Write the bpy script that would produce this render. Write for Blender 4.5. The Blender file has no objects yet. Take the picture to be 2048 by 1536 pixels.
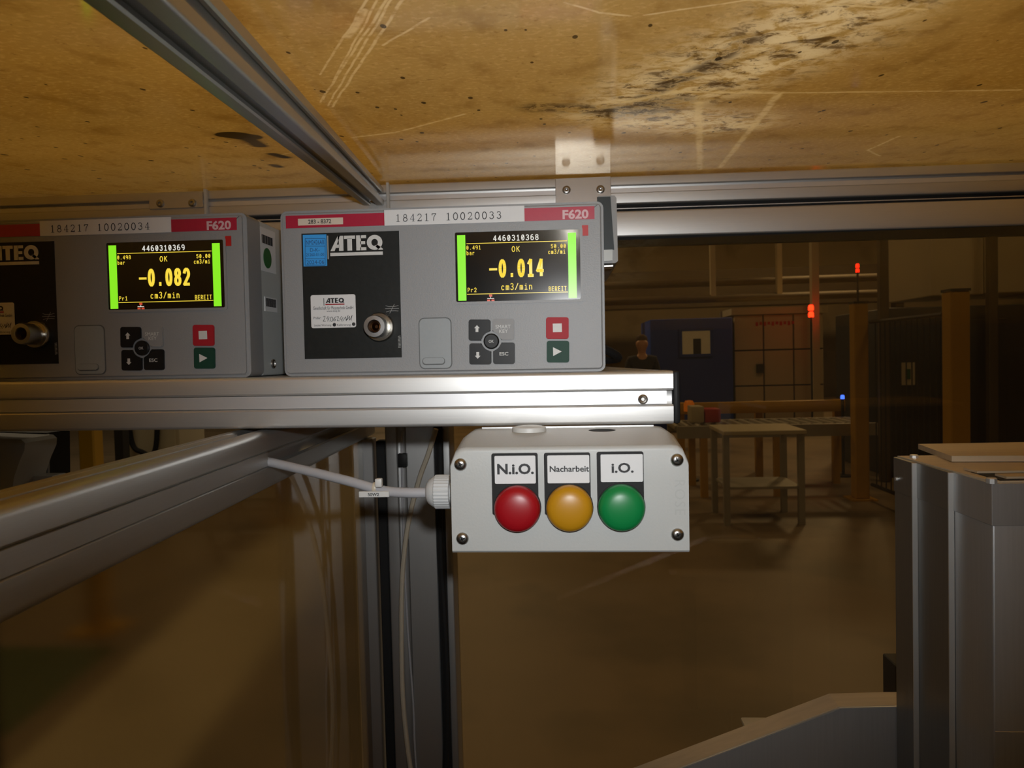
import bpy, bmesh, math, random
from mathutils import Vector, Matrix
random.seed(7)
scn = bpy.context.scene
COL = scn.collection

# ------------------------------------------------------------------ camera
F = 1500.0                      # focal length in pixels of the 2048 px wide frame
CAM = Vector((0, 0, 1.45))
YAW, PITCH, ROLL = math.radians(4.0), math.radians(-2.0), math.radians(1.5)
cw = Vector((-math.sin(YAW) * math.cos(PITCH), math.cos(YAW) * math.cos(PITCH), math.sin(PITCH)))
r0 = cw.cross(Vector((0, 0, 1))).normalized()
u0 = r0.cross(cw)
cr = r0 * math.cos(ROLL) - u0 * math.sin(ROLL)
cu = u0 * math.cos(ROLL) + r0 * math.sin(ROLL)
cam_data = bpy.data.cameras.new('camera')
cam_data.sensor_width = 36
cam_data.lens = 36 * F / 2048
cam_data.clip_start = 0.01
cam_data.clip_end = 100
cam_data.dof.use_dof = True
cam_data.dof.focus_distance = 0.56
cam_data.dof.aperture_fstop = 26
cam = bpy.data.objects.new('camera', cam_data)
COL.objects.link(cam)
M = Matrix((cr, cu, -cw)).transposed().to_4x4()
M.translation = CAM
cam.matrix_world = M
scn.camera = cam

# ------------------------------------------------------------------ exposure, world, large lights
scn.view_settings.view_transform = 'Standard'
scn.view_settings.look = 'None'
scn.view_settings.gamma = 1
scn.view_settings.exposure = 0
scn.view_settings.use_curve_mapping = False
world = bpy.data.worlds.new('world')
scn.world = world
world.use_nodes = True
world.node_tree.nodes['Background'].inputs[0].default_value = (0.9, 0.62, 0.34, 1)
world.node_tree.nodes['Background'].inputs[1].default_value = 0.012

def light(name, kind, loc, target, energy, color, **kw):
    d = bpy.data.lights.new(name, kind)
    d.energy = energy
    d.color = color
    for k, v in kw.items():
        setattr(d, k, v)
    o = bpy.data.objects.new(name, d)
    COL.objects.link(o)
    o.location = loc
    o.rotation_euler = (Vector(target) - Vector(loc)).to_track_quat('-Z', 'Y').to_euler()
    return o

# the camera's own flash, a few centimetres above and beside the lens
light('camera_flash', 'SPOT', CAM + cu * 0.036 + cr * 0.012, (0.012, 0.575, 1.455), 8.7, (0.97, 0.99, 1.0),
      spot_size=math.radians(80), spot_blend=1.0, shadow_soft_size=0.008)
# sodium-coloured hall lighting: an added fill that makes the cell roof glow, and lights in the hall
light('roof_fill_light', 'AREA', (0.1, 0.4, 2.2), (0.1, 0.4, 0), 27, (1.0, 0.83, 0.54),
      shape='RECTANGLE', size=2.2, size_y=1.1)
for i, (x, y, e) in enumerate([(-5, 7, 36), (4, 8, 32), (-2, 15, 130), (6, 15, 150), (-3, 4.2, 27), (4.5, 3.5, 26)]):  # final pair added to brighten the left floor and the machine fronts
    light('hall_light_%d' % i, 'AREA', (x, y, 6.2), (x, y, 0), e, (1.0, 0.80, 0.53), shape='DISK', size=1.2)

# ------------------------------------------------------------------ pixel helpers
def ray(px, py):
    return cw + cr * ((px - 1024) / F) - cu * ((py - 768) / F)
def atY(px, py, y):
    d = ray(px, py); return CAM + d * (y / d.y)
def atZ(px, py, z):
    d = ray(px, py); return CAM + d * ((z - CAM.z) / d.z)
CZ0, CSY, CSX = 1.675, 0.1173, -0.008          # underside of the sloping roof sheet
def ceil_z(x, y):
    return CZ0 + CSY * (y - 0.95) + CSX * x
def onceil(px, py):
    d = ray(px, py)
    t = (ceil_z(0, 0) - CAM.z) / (d.z - CSY * d.y - CSX * d.x)
    return CAM + d * t

# ------------------------------------------------------------------ materials
MATS = {}
def nodes_of(name):
    m = bpy.data.materials.new(name)
    m.use_nodes = True
    nt = m.node_tree
    return m, nt, nt.nodes, nt.links
def mat(name, color, rough=0.5, metal=0.0, vary=0.06, scale=60.0, bump=0.0, stretch=None, coat=0.0,
        emit=None, emit_s=0.0, spec=0.5, dirt=None, dirt_scale=14.0, dirt_lo=0.55, dirt_hi=0.75, sss=0.0, trans=0.0):
    m, nt, N, L = nodes_of(name)
    b = N['Principled BSDF']
    tc = N.new('ShaderNodeTexCoord')
    mp = N.new('ShaderNodeMapping')
    L.new(tc.outputs['Object'], mp.inputs[0])
    if stretch:
        mp.inputs['Scale'].default_value = stretch
    nz = N.new('ShaderNodeTexNoise')
    nz.inputs['Scale'].default_value = scale
    nz.inputs['Detail'].default_value = 4
    L.new(mp.outputs[0], nz.inputs['Vector'])
    mx = N.new('ShaderNodeMix'); mx.data_type = 'RGBA'
    c = Vector(color)
    mx.inputs[6].default_value = (*(c * (1 - vary)), 1)
    mx.inputs[7].default_value = (*[min(1, v) for v in c * (1 + vary)], 1)
    L.new(nz.outputs['Fac'], mx.inputs[0])
    out = mx.outputs[2]
    if dirt:
        n2 = N.new('ShaderNodeTexNoise'); n2.inputs['Scale'].default_value = dirt_scale; n2.inputs['Detail'].default_value = 8
        L.new(tc.outputs['Object'], n2.inputs['Vector'])
        mr = N.new('ShaderNodeMapRange'); mr.inputs[1].default_value = dirt_lo; mr.inputs[2].default_value = dirt_hi
        L.new(n2.outputs['Fac'], mr.inputs[0])
        m2 = N.new('ShaderNodeMix'); m2.data_type = 'RGBA'
        L.new(mr.outputs[0], m2.inputs[0]); L.new(out, m2.inputs[6]); m2.inputs[7].default_value = (*dirt, 1)
        out = m2.outputs[2]
    L.new(out, b.inputs['Base Color'])
    b.inputs['Roughness'].default_value = rough
    b.inputs['Metallic'].default_value = metal
    b.inputs['Specular IOR Level'].default_value = spec
    b.inputs['Coat Weight'].default_value = coat
    b.inputs['Coat Roughness'].default_value = 0.08
    if trans:
        b.inputs['Transmission Weight'].default_value = trans
    if bump:
        bp = N.new('ShaderNodeBump'); bp.inputs['Strength'].default_value = bump; bp.inputs['Distance'].default_value = 0.0005
        L.new(nz.outputs['Fac'], bp.inputs['Height']); L.new(bp.outputs[0], b.inputs['Normal'])
    if emit:
        b.inputs['Emission Color'].default_value = (*emit, 1)
        b.inputs['Emission Strength'].default_value = emit_s
    MATS[name] = m
    return m
mat('alu_x', (0.62, 0.615, 0.60), 0.42, 0.75, 0.05, 30, stretch=(0.6, 40, 40), bump=0.04)
mat('alu_y', (0.50, 0.495, 0.475), 0.42, 0.85, 0.05, 30, stretch=(40, 0.6, 40), bump=0.04)
mat('alu_z', (0.50, 0.50, 0.49), 0.42, 0.85, 0.05, 30, stretch=(40, 40, 0.6), bump=0.04)
mat('alu_cover', (0.70, 0.70, 0.71), 0.40, 0.65, 0.03, 30, stretch=(0.5, 30, 30))
mat('steel_plate', (0.62, 0.62, 0.62), 0.30, 0.9, 0.06, 40, stretch=(0.5, 40, 40), bump=0.05)
mat('steel_sheet', (0.42, 0.43, 0.44), 0.40, 0.6, 0.10, 30, stretch=(20, 20, 0.5), bump=0.05)
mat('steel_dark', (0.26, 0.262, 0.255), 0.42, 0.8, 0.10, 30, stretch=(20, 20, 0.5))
mat('steel_top_lit', (0.52, 0.43, 0.30), 0.5, 0.25, 0.16, 12, stretch=(1, 14, 10))  # warm overhead light put into the tan colour of upward-facing steel
mat('steel_edge', (0.72, 0.72, 0.70), 0.30, 0.7, 0.05, 40)
mat('screw', (0.42, 0.41, 0.39), 0.28, 1.0, 0.1, 200)
mat('black_plastic', (0.012, 0.012, 0.012), 0.5, 0, 0.2, 200, spec=0.18)
mat('black_rubber', (0.006, 0.006, 0.006), 0.8, 0, 0.2, 100)
mat('device_grey', (0.228, 0.232, 0.236), 0.46, 0, 0.05, 900, bump=0.25)
mat('device_side', (0.27, 0.285, 0.285), 0.5, 0, 0.06, 300)
mat('device_body', (0.46, 0.48, 0.47), 0.42, 0.15, 0.05, 60)
mat('flap_grey', (0.25, 0.27, 0.278), 0.42, 0, 0.05, 500)
mat('red_film', (0.36, 0.012, 0.04), 0.32, 0, 0.08, 300)
mat('red_mark', (0.40, 0.006, 0.006), 0.5, 0, 0.1, 300)
mat('film_text', (0.55, 0.36, 0.38), 0.5, 0, 0.03, 300)
mat('paper', (0.60, 0.60, 0.60), 0.6, 0, 0.03, 200)
mat('paper_tan', (0.56, 0.47, 0.38), 0.6, 0, 0.03, 200)
mat('ink', (0.012, 0.012, 0.014), 0.6, 0, 0.2, 400)
mat('ink_red', (0.30, 0.01, 0.015), 0.6, 0, 0.2, 400)
mat('ink_white', (0.55, 0.55, 0.53), 0.5, 0, 0.08, 400)
mat('ink_grey', (0.28, 0.28, 0.27), 0.5, 0, 0.1, 400)
mat('ink_blue', (0.01, 0.05, 0.16), 0.6, 0, 0.1, 400)
mat('sticker_blue', (0.035, 0.30, 0.72), 0.35, 0, 0.05, 100)
mat('sticker_green', (0.02, 0.11, 0.03), 0.5, 0, 0.3, 300)
mat('panel_black', (0.014, 0.015, 0.014), 0.42, 0, 0.25, 250, bump=0.2, spec=0.18)
mat('groove_dark', (0.09, 0.095, 0.095), 0.6, 0, 0.1, 300)
mat('knob_nickel', (0.55, 0.52, 0.46), 0.2, 1.0, 0.06, 100)
mat('knob_face', (0.5, 0.5, 0.5), 0.3, 1.0, 0.1, 300)
mat('brass_dark', (0.06, 0.028, 0.012), 0.35, 1.0, 0.3, 200)
mat('lcd_black', (0.004, 0.004, 0.0035), 0.16, 0, 0.1, 50, coat=0.6)
mat('lcd_frame', (0.012, 0.012, 0.012), 0.35, 0, 0.1, 50, spec=0.18)
mat('lcd_green', (0.02, 0.05, 0.005), 0.3, 0, 0.02, 10, emit=(0.26, 0.86, 0.020), emit_s=0.95)
mat('lcd_yellow', (0.05, 0.04, 0.005), 0.3, 0, 0.02, 10, emit=(0.95, 0.70, 0.06), emit_s=0.95)
mat('lcd_white', (0.05, 0.05, 0.05), 0.3, 0, 0.02, 10, emit=(0.8, 0.78, 0.70), emit_s=0.9)
mat('lcd_red', (0.05, 0.01, 0.01), 0.3, 0, 0.02, 10, emit=(0.7, 0.08, 0.03), emit_s=0.8)
mat('key_black', (0.012, 0.012, 0.012), 0.4, 0, 0.1, 300, spec=0.18)
mat('key_grey', (0.24, 0.24, 0.24), 0.4, 0, 0.05, 300, spec=0.18)
mat('key_red', (0.34, 0.012, 0.02), 0.55, 0, 0.06, 300, spec=0.25, bump=0.1)
mat('key_green', (0.008, 0.045, 0.028), 0.55, 0, 0.1, 300, spec=0.25, bump=0.1)
mat('box_paint', (0.395, 0.40, 0.385), 0.45, 0, 0.03, 700, bump=0.12)
mat('box_emboss', (0.365, 0.37, 0.355), 0.5, 0, 0.03, 200)
mat('lens_red', (0.27, 0.004, 0.008), 0.36, 0, 0.05, 60, spec=0.4)
mat('lens_yellow', (0.40, 0.19, 0.006), 0.36, 0, 0.05, 60, spec=0.4)
mat('lens_green', (0.004, 0.17, 0.042), 0.36, 0, 0.05, 60, spec=0.4)
mat('gland_grey', (0.52, 0.53, 0.53), 0.5, 0, 0.04, 200)
mat('cable_grey', (0.38, 0.38, 0.40), 0.45, 0, 0.05, 200)
mat('tube_clear', (0.50, 0.44, 0.34), 0.3, 0, 0.08, 60)
mat('white_plastic', (0.55, 0.55, 0.53), 0.45, 0, 0.04, 60)
mat('teal_dark', (0.012, 0.022, 0.026), 0.5, 0, 0.1, 60)
mat('housing_grey', (0.33, 0.34, 0.345), 0.45, 0, 0.05, 100)
# hall
mat('hall_wall', (0.40, 0.33, 0.21), 0.8, 0, 0.15, 0.6, dirt=(0.16, 0.12, 0.06), dirt_scale=0.5)
mat('hall_floor', (0.22, 0.16, 0.095), 0.5, 0, 0.22, 1.5, dirt=(0.16, 0.12, 0.07), dirt_scale=1.1, dirt_lo=0.5, dirt_hi=0.62)
mat('floor_pale', (0.50, 0.41, 0.26), 0.45, 0, 0.15, 2.0)
mat('green_mat', (0.045, 0.075, 0.02), 0.7, 0, 0.2, 3.0)
mat('yellow_paint', (0.50, 0.27, 0.012), 0.5, 0, 0.1, 5)
mat('blue_paint', (0.015, 0.06, 0.42), 0.5, 0, 0.1, 3)
mat('machine_beige', (0.52, 0.45, 0.30), 0.5, 0, 0.08, 2)
mat('machine_seam', (0.10, 0.08, 0.05), 0.6, 0, 0.1, 2)
mat('machine_dark', (0.025, 0.022, 0.018), 0.6, 0, 0.2, 3)
mat('pipe_dark', (0.10, 0.075, 0.045), 0.6, 0.2, 0.15, 2)
mat('hall_grey', (0.36, 0.33, 0.27), 0.5, 0.3, 0.1, 5)
mat('red_paint', (0.45, 0.02, 0.02), 0.5, 0, 0.1, 5)
mat('lamp_red', (0.3, 0.01, 0.005), 0.3, 0, 0.02, 5, emit=(1.0, 0.02, 0.006), emit_s=9)
mat('lamp_red_small', (0.3, 0.01, 0.005), 0.3, 0, 0.02, 5, emit=(1.0, 0.02, 0.006), emit_s=3)
mat('lamp_blue', (0.01, 0.03, 0.3), 0.3, 0, 0.02, 5, emit=(0.03, 0.10, 1.0), emit_s=5)
mat('lamp_amber', (0.5, 0.16, 0.01), 0.3, 0, 0.02, 5, emit=(1.0, 0.25, 0.02), emit_s=0.15)
mat('window_lit', (0.4, 0.35, 0.25), 0.4, 0, 0.2, 6, emit=(0.9, 0.7, 0.4), emit_s=0.06)
mat('skin', (0.62, 0.33, 0.19), 0.5, 0, 0.05, 20)
mat('hair', (0.10, 0.06, 0.03), 0.6, 0, 0.2, 60)
mat('work_clothes', (0.03, 0.032, 0.045), 0.8, 0, 0.2, 20)
mat('roof_hall', (0.25, 0.22, 0.17), 0.8, 0, 0.1, 1)

def two_sided_fresnel(N, L, ior):
    # the sheets do not refract, so both faces must use the outside index
    ge = N.new('ShaderNodeNewGeometry')
    mr = N.new('ShaderNodeMapRange'); mr.inputs[3].default_value = ior; mr.inputs[4].default_value = 1 / ior
    L.new(ge.outputs['Backfacing'], mr.inputs[0])
    fr = N.new('ShaderNodeFresnel'); L.new(mr.outputs[0], fr.inputs[0])
    return fr
def pane_material(name, tint, rough, dust, frosted=0.0):
    m, nt, N, L = nodes_of(name)
    N.remove(N['Principled BSDF'])
    out = N['Material Output']
    tr = N.new('ShaderNodeBsdfTransparent'); tr.inputs[0].default_value = (*tint, 1)
    if frosted:                                        # scratched, milky sheet: what lies behind blurs
        tr = N.new('ShaderNodeBsdfRefraction'); tr.inputs[0].default_value = (*tint, 1)
        tr.inputs['Roughness'].default_value = frosted; tr.inputs['IOR'].default_value = 1.12
    gl = N.new('ShaderNodeBsdfGlossy'); gl.inputs['Roughness'].default_value = rough
    gl.inputs[0].default_value = (0.9, 0.9, 0.9, 1)
    df = N.new('ShaderNodeBsdfDiffuse'); df.inputs[0].default_value = (0.5, 0.42, 0.3, 1)
    fr = two_sided_fresnel(N, L, 1.5)
    tc = N.new('ShaderNodeTexCoord')
    nz = N.new('ShaderNodeTexNoise'); nz.inputs['Scale'].default_value = 5; nz.inputs['Detail'].default_value = 6
    L.new(tc.outputs['Object'], nz.inputs['Vector'])
    mr = N.new('ShaderNodeMapRange'); mr.inputs[1].default_value = 0.3; mr.inputs[2].default_value = 0.8
    mr.inputs[3].default_value = dust * 0.4; mr.inputs[4].default_value = dust * 1.6
    L.new(nz.outputs['Fac'], mr.inputs[0])
    m1 = N.new('ShaderNodeMixShader'); L.new(mr.outputs[0], m1.inputs[0]); L.new(tr.outputs[0], m1.inputs[1]); L.new(df.outputs[0], m1.inputs[2])
    m2 = N.new('ShaderNodeMixShader'); L.new(fr.outputs[0], m2.inputs[0]); L.new(m1.outputs[0], m2.inputs[1]); L.new(gl.outputs[0], m2.inputs[2])
    L.new(m2.outputs[0], out.inputs[0])
    MATS[name] = m
pane_material('pane_back', (0.88, 0.79, 0.62), 0.02, 0.018)
pane_material('pane_side', (0.80, 0.72, 0.55), 0.04, 0.025, frosted=0.14)

def seg_group():
    g = bpy.data.node_groups.new('segment_mask', 'ShaderNodeTree')
    I = g.interface
    for n in ('P', 'A', 'B'):
        I.new_socket(n, in_out='INPUT', socket_type='NodeSocketVector')
    I.new_socket('W', in_out='INPUT', socket_type='NodeSocketFloat')
    I.new_socket('Soft', in_out='INPUT', socket_type='NodeSocketFloat')
    I.new_socket('Mask', in_out='OUTPUT', socket_type='NodeSocketFloat')
    N, L = g.nodes, g.links
    gi = N.new('NodeGroupInput'); go = N.new('NodeGroupOutput')
    def vm(op, a, b=None):
        n = N.new('ShaderNodeVectorMath'); n.operation = op
        L.new(a, n.inputs[0])
        if b is not None: L.new(b, n.inputs[1])
        return n
    pa = vm('SUBTRACT', gi.outputs['P'], gi.outputs['A']); ba = vm('SUBTRACT', gi.outputs['B'], gi.outputs['A'])
    d1 = vm('DOT_PRODUCT', pa.outputs[0], ba.outputs[0]); d2 = vm('DOT_PRODUCT', ba.outputs[0], ba.outputs[0])
    dv = N.new('ShaderNodeMath'); dv.operation = 'DIVIDE'; dv.use_clamp = True
    L.new(d1.outputs['Value'], dv.inputs[0]); L.new(d2.outputs['Value'], dv.inputs[1])
    sc = N.new('ShaderNodeVectorMath'); sc.operation = 'SCALE'
    L.new(ba.outputs[0], sc.inputs[0]); L.new(dv.outputs[0], sc.inputs['Scale'])
    df = vm('SUBTRACT', pa.outputs[0], sc.outputs[0]); ln = vm('LENGTH', df.outputs[0])
    mul = N.new('ShaderNodeMath'); mul.operation = 'MULTIPLY'
    L.new(gi.outputs['W'], mul.inputs[0]); L.new(gi.outputs['Soft'], mul.inputs[1])
    mr = N.new('ShaderNodeMapRange'); mr.interpolation_type = 'SMOOTHSTEP'
    L.new(ln.outputs['Value'], mr.inputs[0]); L.new(mul.outputs[0], mr.inputs[1]); L.new(gi.outputs['W'], mr.inputs[2])
    mr.inputs[3].default_value = 1; mr.inputs[4].default_value = 0
    L.new(mr.outputs[0], go.inputs['Mask'])
    return g
SEG = seg_group()

def ceiling_material():
    m, nt, N, L = nodes_of('roof_sheet')
    N.remove(N['Principled BSDF'])
    out = N['Material Output']
    tc = N.new('ShaderNodeTexCoord')
    flat = N.new('ShaderNodeVectorMath'); flat.operation = 'MULTIPLY'; flat.inputs[1].default_value = (1, 1, 0)
    L.new(tc.outputs['Object'], flat.inputs[0])
    def noise(scale, detail=6, vec=None, stretch=None, rough=0.55, dist=0.0):
        n = N.new('ShaderNodeTexNoise'); n.inputs['Scale'].default_value = scale; n.inputs['Detail'].default_value = detail
        n.inputs['Roughness'].default_value = rough; n.inputs['Distortion'].default_value = dist
        v = vec or flat.outputs[0]
        if stretch:
            mp = N.new('ShaderNodeMapping'); mp.inputs['Scale'].default_value = stretch[:3]
            mp.inputs['Rotation'].default_value = (0, 0, stretch[3]); L.new(v, mp.inputs[0]); v = mp.outputs[0]
        L.new(v, n.inputs['Vector']); return n
    def rng(sock, lo, hi, a=0.0, b=1.0):
        r = N.new('ShaderNodeMapRange'); r.inputs[1].default_value = lo; r.inputs[2].default_value = hi
        r.inputs[3].default_value = a; r.inputs[4].default_value = b
        L.new(sock, r.inputs[0]); return r.outputs[0]
    def math_(op, a, b):
        n = N.new('ShaderNodeMath'); n.operation = op; n.use_clamp = op in ('ADD', 'MAXIMUM')
        for i, s in enumerate((a, b)):
            if isinstance(s, (int, float)): n.inputs[i].default_value = s
            else: L.new(s, n.inputs[i])
        return n.outputs[0]
    def mix(fac, a, b):
        n = N.new('ShaderNodeMix'); n.data_type = 'RGBA'
        if isinstance(fac, (int, float)): n.inputs[0].default_value = fac
        else: L.new(fac, n.inputs[0])
        for i, s in ((6, a), (7, b)):
            if isinstance(s, tuple): n.inputs[i].default_value = (*s, 1)
            else: L.new(s, n.inputs[i])
        return n.outputs[2]
    # wobble the coordinates a little so that no mark is ruler-straight
    wob = noise(24, 3)
    wsub = N.new('ShaderNodeVectorMath'); wsub.operation = 'SUBTRACT'; L.new(wob.outputs['Color'], wsub.inputs[0]); wsub.inputs[1].default_value = (0.5, 0.5, 0.5)
    wsc = N.new('ShaderNodeVectorMath'); wsc.operation = 'SCALE'; wsc.inputs['Scale'].default_value = 0.0035; L.new(wsub.outputs[0], wsc.inputs[0])
    wadd = N.new('ShaderNodeVectorMath'); wadd.operation = 'ADD'; L.new(flat.outputs[0], wadd.inputs[0]); L.new(wsc.outputs[0], wadd.inputs[1])
    wflat = N.new('ShaderNodeVectorMath'); wflat.operation = 'MULTIPLY'; wflat.inputs[1].default_value = (1, 1, 0); L.new(wadd.outputs[0], wflat.inputs[0])
    def seg(p, q, width, soft=0.4):
        g = N.new('ShaderNodeGroup'); g.node_tree = SEG
        a, b = onceil(*p), onceil(*q)
        L.new(wflat.outputs[0], g.inputs['P'])
        g.inputs['A'].default_value = (a.x, a.y, 0); g.inputs['B'].default_value = (b.x, b.y, 0)
        g.inputs['W'].default_value = width; g.inputs['Soft'].default_value = soft
        return g.outputs[0]
    def many(segs):
        acc = None
        for s in segs:
            v = seg(*s); acc = v if acc is None else math_('MAXIMUM', acc, v)
        return acc
    base = mix(rng(noise(3.2, 5).outputs['Fac'], 0.35, 0.65), (0.58, 0.42, 0.165), (0.67, 0.53, 0.27))
    grain = noise(260, 3)
    base = mix(rng(grain.outputs['Fac'], 0.50, 0.72, 0, 0.6), base, (0.86, 0.70, 0.40))
    grain2 = noise(150, 5, rough=0.7)
    base = mix(rng(grain2.outputs['Fac'], 0.58, 0.70, 0, 0.6), base, (0.33, 0.21, 0.065))
    mott = noise(38, 6, stretch=(1.2, 0.7, 1, 0.3))
    base = mix(rng(mott.outputs['Fac'], 0.52, 0.70, 0, 0.55), base, (0.42, 0.275, 0.085))
    # broad smear of dried residue running across the sheet
    zone = many([((1700, 10), (1560, 90), 0.065, 0.2), ((1560, 90), (1330, 190), 0.085, 0.2), ((1330, 190), (1220, 225), 0.06, 0.2), ((1300, 235), (1430, 250), 0.075, 0.2)])
    streak = noise(85, 9, stretch=(0.8, 0.75, 1, 0.35), rough=0.72, dist=0.6)
    pale = math_('MULTIPLY', zone, rng(streak.outputs['Fac'], 0.42, 0.54))
    base = mix(math_('MULTIPLY', pale, 1.0), base, (0.95, 0.87, 0.70))
    streak2 = noise(70, 9, stretch=(0.8, 0.9, 1, 0.2), rough=0.75, dist=0.5)
    dk = math_('MULTIPLY', zone, rng(streak2.outputs['Fac'], 0.53, 0.60))
    base = mix(math_('MULTIPLY', dk, 0.85), base, (0.16, 0.095, 0.03))
    fringe = many([((1230, 225), (1420, 130), 0.012, 0.1), ((1420, 130), (1500, 80), 0.010, 0.1), ((1080, 215), (1230, 222), 0.022, 0.1), ((1270, 225), (1330, 205), 0.03, 0.1)])
    fr = math_('MULTIPLY', fringe, rng(streak.outputs['Fac'], 0.49, 0.54))
    base = mix(math_('MULTIPLY', fr, 0.85), base, (0.13, 0.08, 0.03))
    # pale scratches
    scr = [((800 - 20, -10), (640, 205), 0.0011), ((760, -10), (646, 200), 0.0009), ((788, -10), (655, 212), 0.0010),
           ((812, -10), (664, 214), 0.0012), ((740, -10), (640, 150), 0.0010), ((730, 20), (695, 75), 0.0028),
           ((705, 275), (790, 265), 0.0030), ((790, 265), (930, 228), 0.0022),
           ((1250, 205), (1350, 183), 0.0055), ((1350, 183), (1560, 186), 0.0050), ((1560, 186), (2040, 180), 0.0022),
           ((1397, 205), (1400, 340), 0.0045), ((1560, 185), (1440, 335), 0.0040),
           ((1130, 5), (1200, 25), 0.0012), ((1200, 25), (1260, 32), 0.0016), ((1290, 30), (1500, 0), 0.0014), ((1500, 0), (1850, 20), 0.0016),
           ((1735, 300), (1800, 272), 0.0022), ((1735, 300), (1760, 312), 0.0022),
           ((765, 90), (860, 35), 0.0012), ((560, 310), (690, 283), 0.0015)]
    sm = many([(a, b, w_, 0.3) for a, b, w_ in scr])
    sm = math_('MULTIPLY', sm, rng(noise(120, 4).outputs['Fac'], 0.30, 0.52))
    base = mix(math_('MULTIPLY', sm, 0.85), base, (0.95, 0.85, 0.62))
    # dark spots and the oval burn beside the beam
    vor = N.new('ShaderNodeTexVoronoi'); vor.inputs['Scale'].default_value = 66; vor.feature = 'F1'
    mpv = N.new('ShaderNodeMapping'); mpv.inputs['Scale'].default_value = (1.35, 0.62, 1); L.new(wflat.outputs[0], mpv.inputs[0]); L.new(mpv.outputs[0], vor.inputs['Vector'])
    sep = N.new('ShaderNodeSeparateColor'); L.new(vor.outputs['Color'], sep.inputs[0])
    size = rng(sep.outputs[0], 0.55, 1.0, 0.03, 0.17)
    sp = N.new('ShaderNodeMath'); sp.operation = 'LESS_THAN'; L.new(vor.outputs['Distance'], sp.inputs[0]); L.new(size, sp.inputs[1])
    spots = math_('MULTIPLY', sp.outputs[0], 0.85)
    base = mix(spots, base, (0.035, 0.022, 0.008))
    oval = many([((466, 270), (492, 274), 0.015, 0.8), ((500, 280), (520, 292), 0.010, 0.3), ((545, 308), (572, 315), 0.009, 0.2), ((546, 330), (558, 334), 0.008, 0.2)])
    base = mix(math_('MULTIPLY', oval, 0.93), base, (0.020, 0.012, 0.004))
    df = N.new('ShaderNodeBsdfDiffuse'); L.new(base, df.inputs[0])
    tl = N.new('ShaderNodeBsdfTranslucent'); L.new(base, tl.inputs[0])
    ms = N.new('ShaderNodeMixShader'); ms.inputs[0].default_value = 0.45; L.new(df.outputs[0], ms.inputs[1]); L.new(tl.outputs[0], ms.inputs[2])
    gl = N.new('ShaderNodeBsdfGlossy'); gl.inputs['Roughness'].default_value = 0.10; gl.inputs[0].default_value = (0.95, 0.88, 0.74, 1)
    fz = two_sided_fresnel(N, L, 1.22)
    bp = N.new('ShaderNodeBump'); bp.inputs['Strength'].default_value = 0.05; bp.inputs['Distance'].default_value = 0.0004
    L.new(mott.outputs['Fac'], bp.inputs['Height'])
    L.new(bp.outputs[0], gl.inputs['Normal'])
    m2 = N.new('ShaderNodeMixShader'); L.new(fz.outputs[0], m2.inputs[0]); L.new(ms.outputs[0], m2.inputs[1]); L.new(gl.outputs[0], m2.inputs[2])
    L.new(m2.outputs[0], out.inputs[0])
    MATS['roof_sheet'] = m
ceiling_material()

# ------------------------------------------------------------------ mesh helpers
def tag(o, label=None, cat=None, group=None, kind=None):
    if label: o['label'] = label
    if cat: o['category'] = cat
    if group: o['group'] = group
    if kind: o['kind'] = kind
    return o
ROOT = {}
def thing(name, loc, label, cat, group=None):
    o = bpy.data.objects.new(name, None)
    o.empty_display_size = 0.02
    COL.objects.link(o)
    o.location = loc
    ROOT[o.name] = Vector(loc)
    return tag(o, label, cat, group)
def obj(name, bm, material, parent=None, smooth=True, angle=35, label=None):
    """bm holds world coordinates; the object sits at its thing's origin"""
    base = ROOT.get(parent.name, Vector((0, 0, 0))) if parent else Vector((0, 0, 0))
    if parent is None and len(bm.verts):
        vs = [v.co for v in bm.verts]
        base = Vector(((min(v.x for v in vs) + max(v.x for v in vs)) / 2, (min(v.y for v in vs) + max(v.y for v in vs)) / 2, min(v.z for v in vs)))
    bmesh.ops.translate(bm, verts=bm.verts, vec=-base)
    bmesh.ops.recalc_face_normals(bm, faces=bm.faces) if smooth != 'flat' else None
    me = bpy.data.meshes.new(name)
    bm.to_mesh(me); bm.free()
    if smooth is True:
        for p in me.polygons: p.use_smooth = True
        me.set_sharp_from_angle(angle=math.radians(angle))
    me.materials.append(MATS[material])
    o = bpy.data.objects.new(name, me)
    COL.objects.link(o)
    if parent:
        o.parent = parent
        ROOT[o.name] = base
    else:
        o.location = base
        ROOT[o.name] = base
    if label: o['label'] = label
    return o
def bm_box(bm, x0, x1, y0, y1, z0, z1, bev=0.0, seg=2, mtx=None):
    v = [bm.verts.new((x, y, z)) for x in (x0, x1) for y in (y0, y1) for z in (z0, z1)]
    fs = [(0, 1, 3, 2), (4, 6, 7, 5), (0, 4, 5, 1), (2, 3, 7, 6), (0, 2, 6, 4), (1, 5, 7, 3)]
    faces = [bm.faces.new([v[i] for i in f]) for f in fs]
    geo = v
    if bev:
        es = list({e for f in faces for e in f.edges})
        r = bmesh.ops.bevel(bm, geom=es, offset=bev, segments=seg, affect='EDGES', profile=0.5)
        geo = list({vv for f in r['faces'] for vv in f.verts})
    if mtx is not None:
        bmesh.ops.transform(bm, matrix=mtx, verts=geo)
    return bm
def box(*a, **k):
    return bm_box(bmesh.new(), *a, **k)
def prism(pts, depth_vec, bm=None):
    """pts: 3-D polygon, extruded by depth_vec"""
    bm = bm or bmesh.new()
    a = [bm.verts.new(p) for p in pts]
    b = [bm.verts.new(Vector(p) + Vector(depth_vec)) for p in pts]
    bm.faces.new(a); bm.faces.new(b[::-1])
    n = len(a)
    for i in range(n):
        bm.faces.new((a[i], a[(i + 1) % n], b[(i + 1) % n], b[i]))
    return bm
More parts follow.
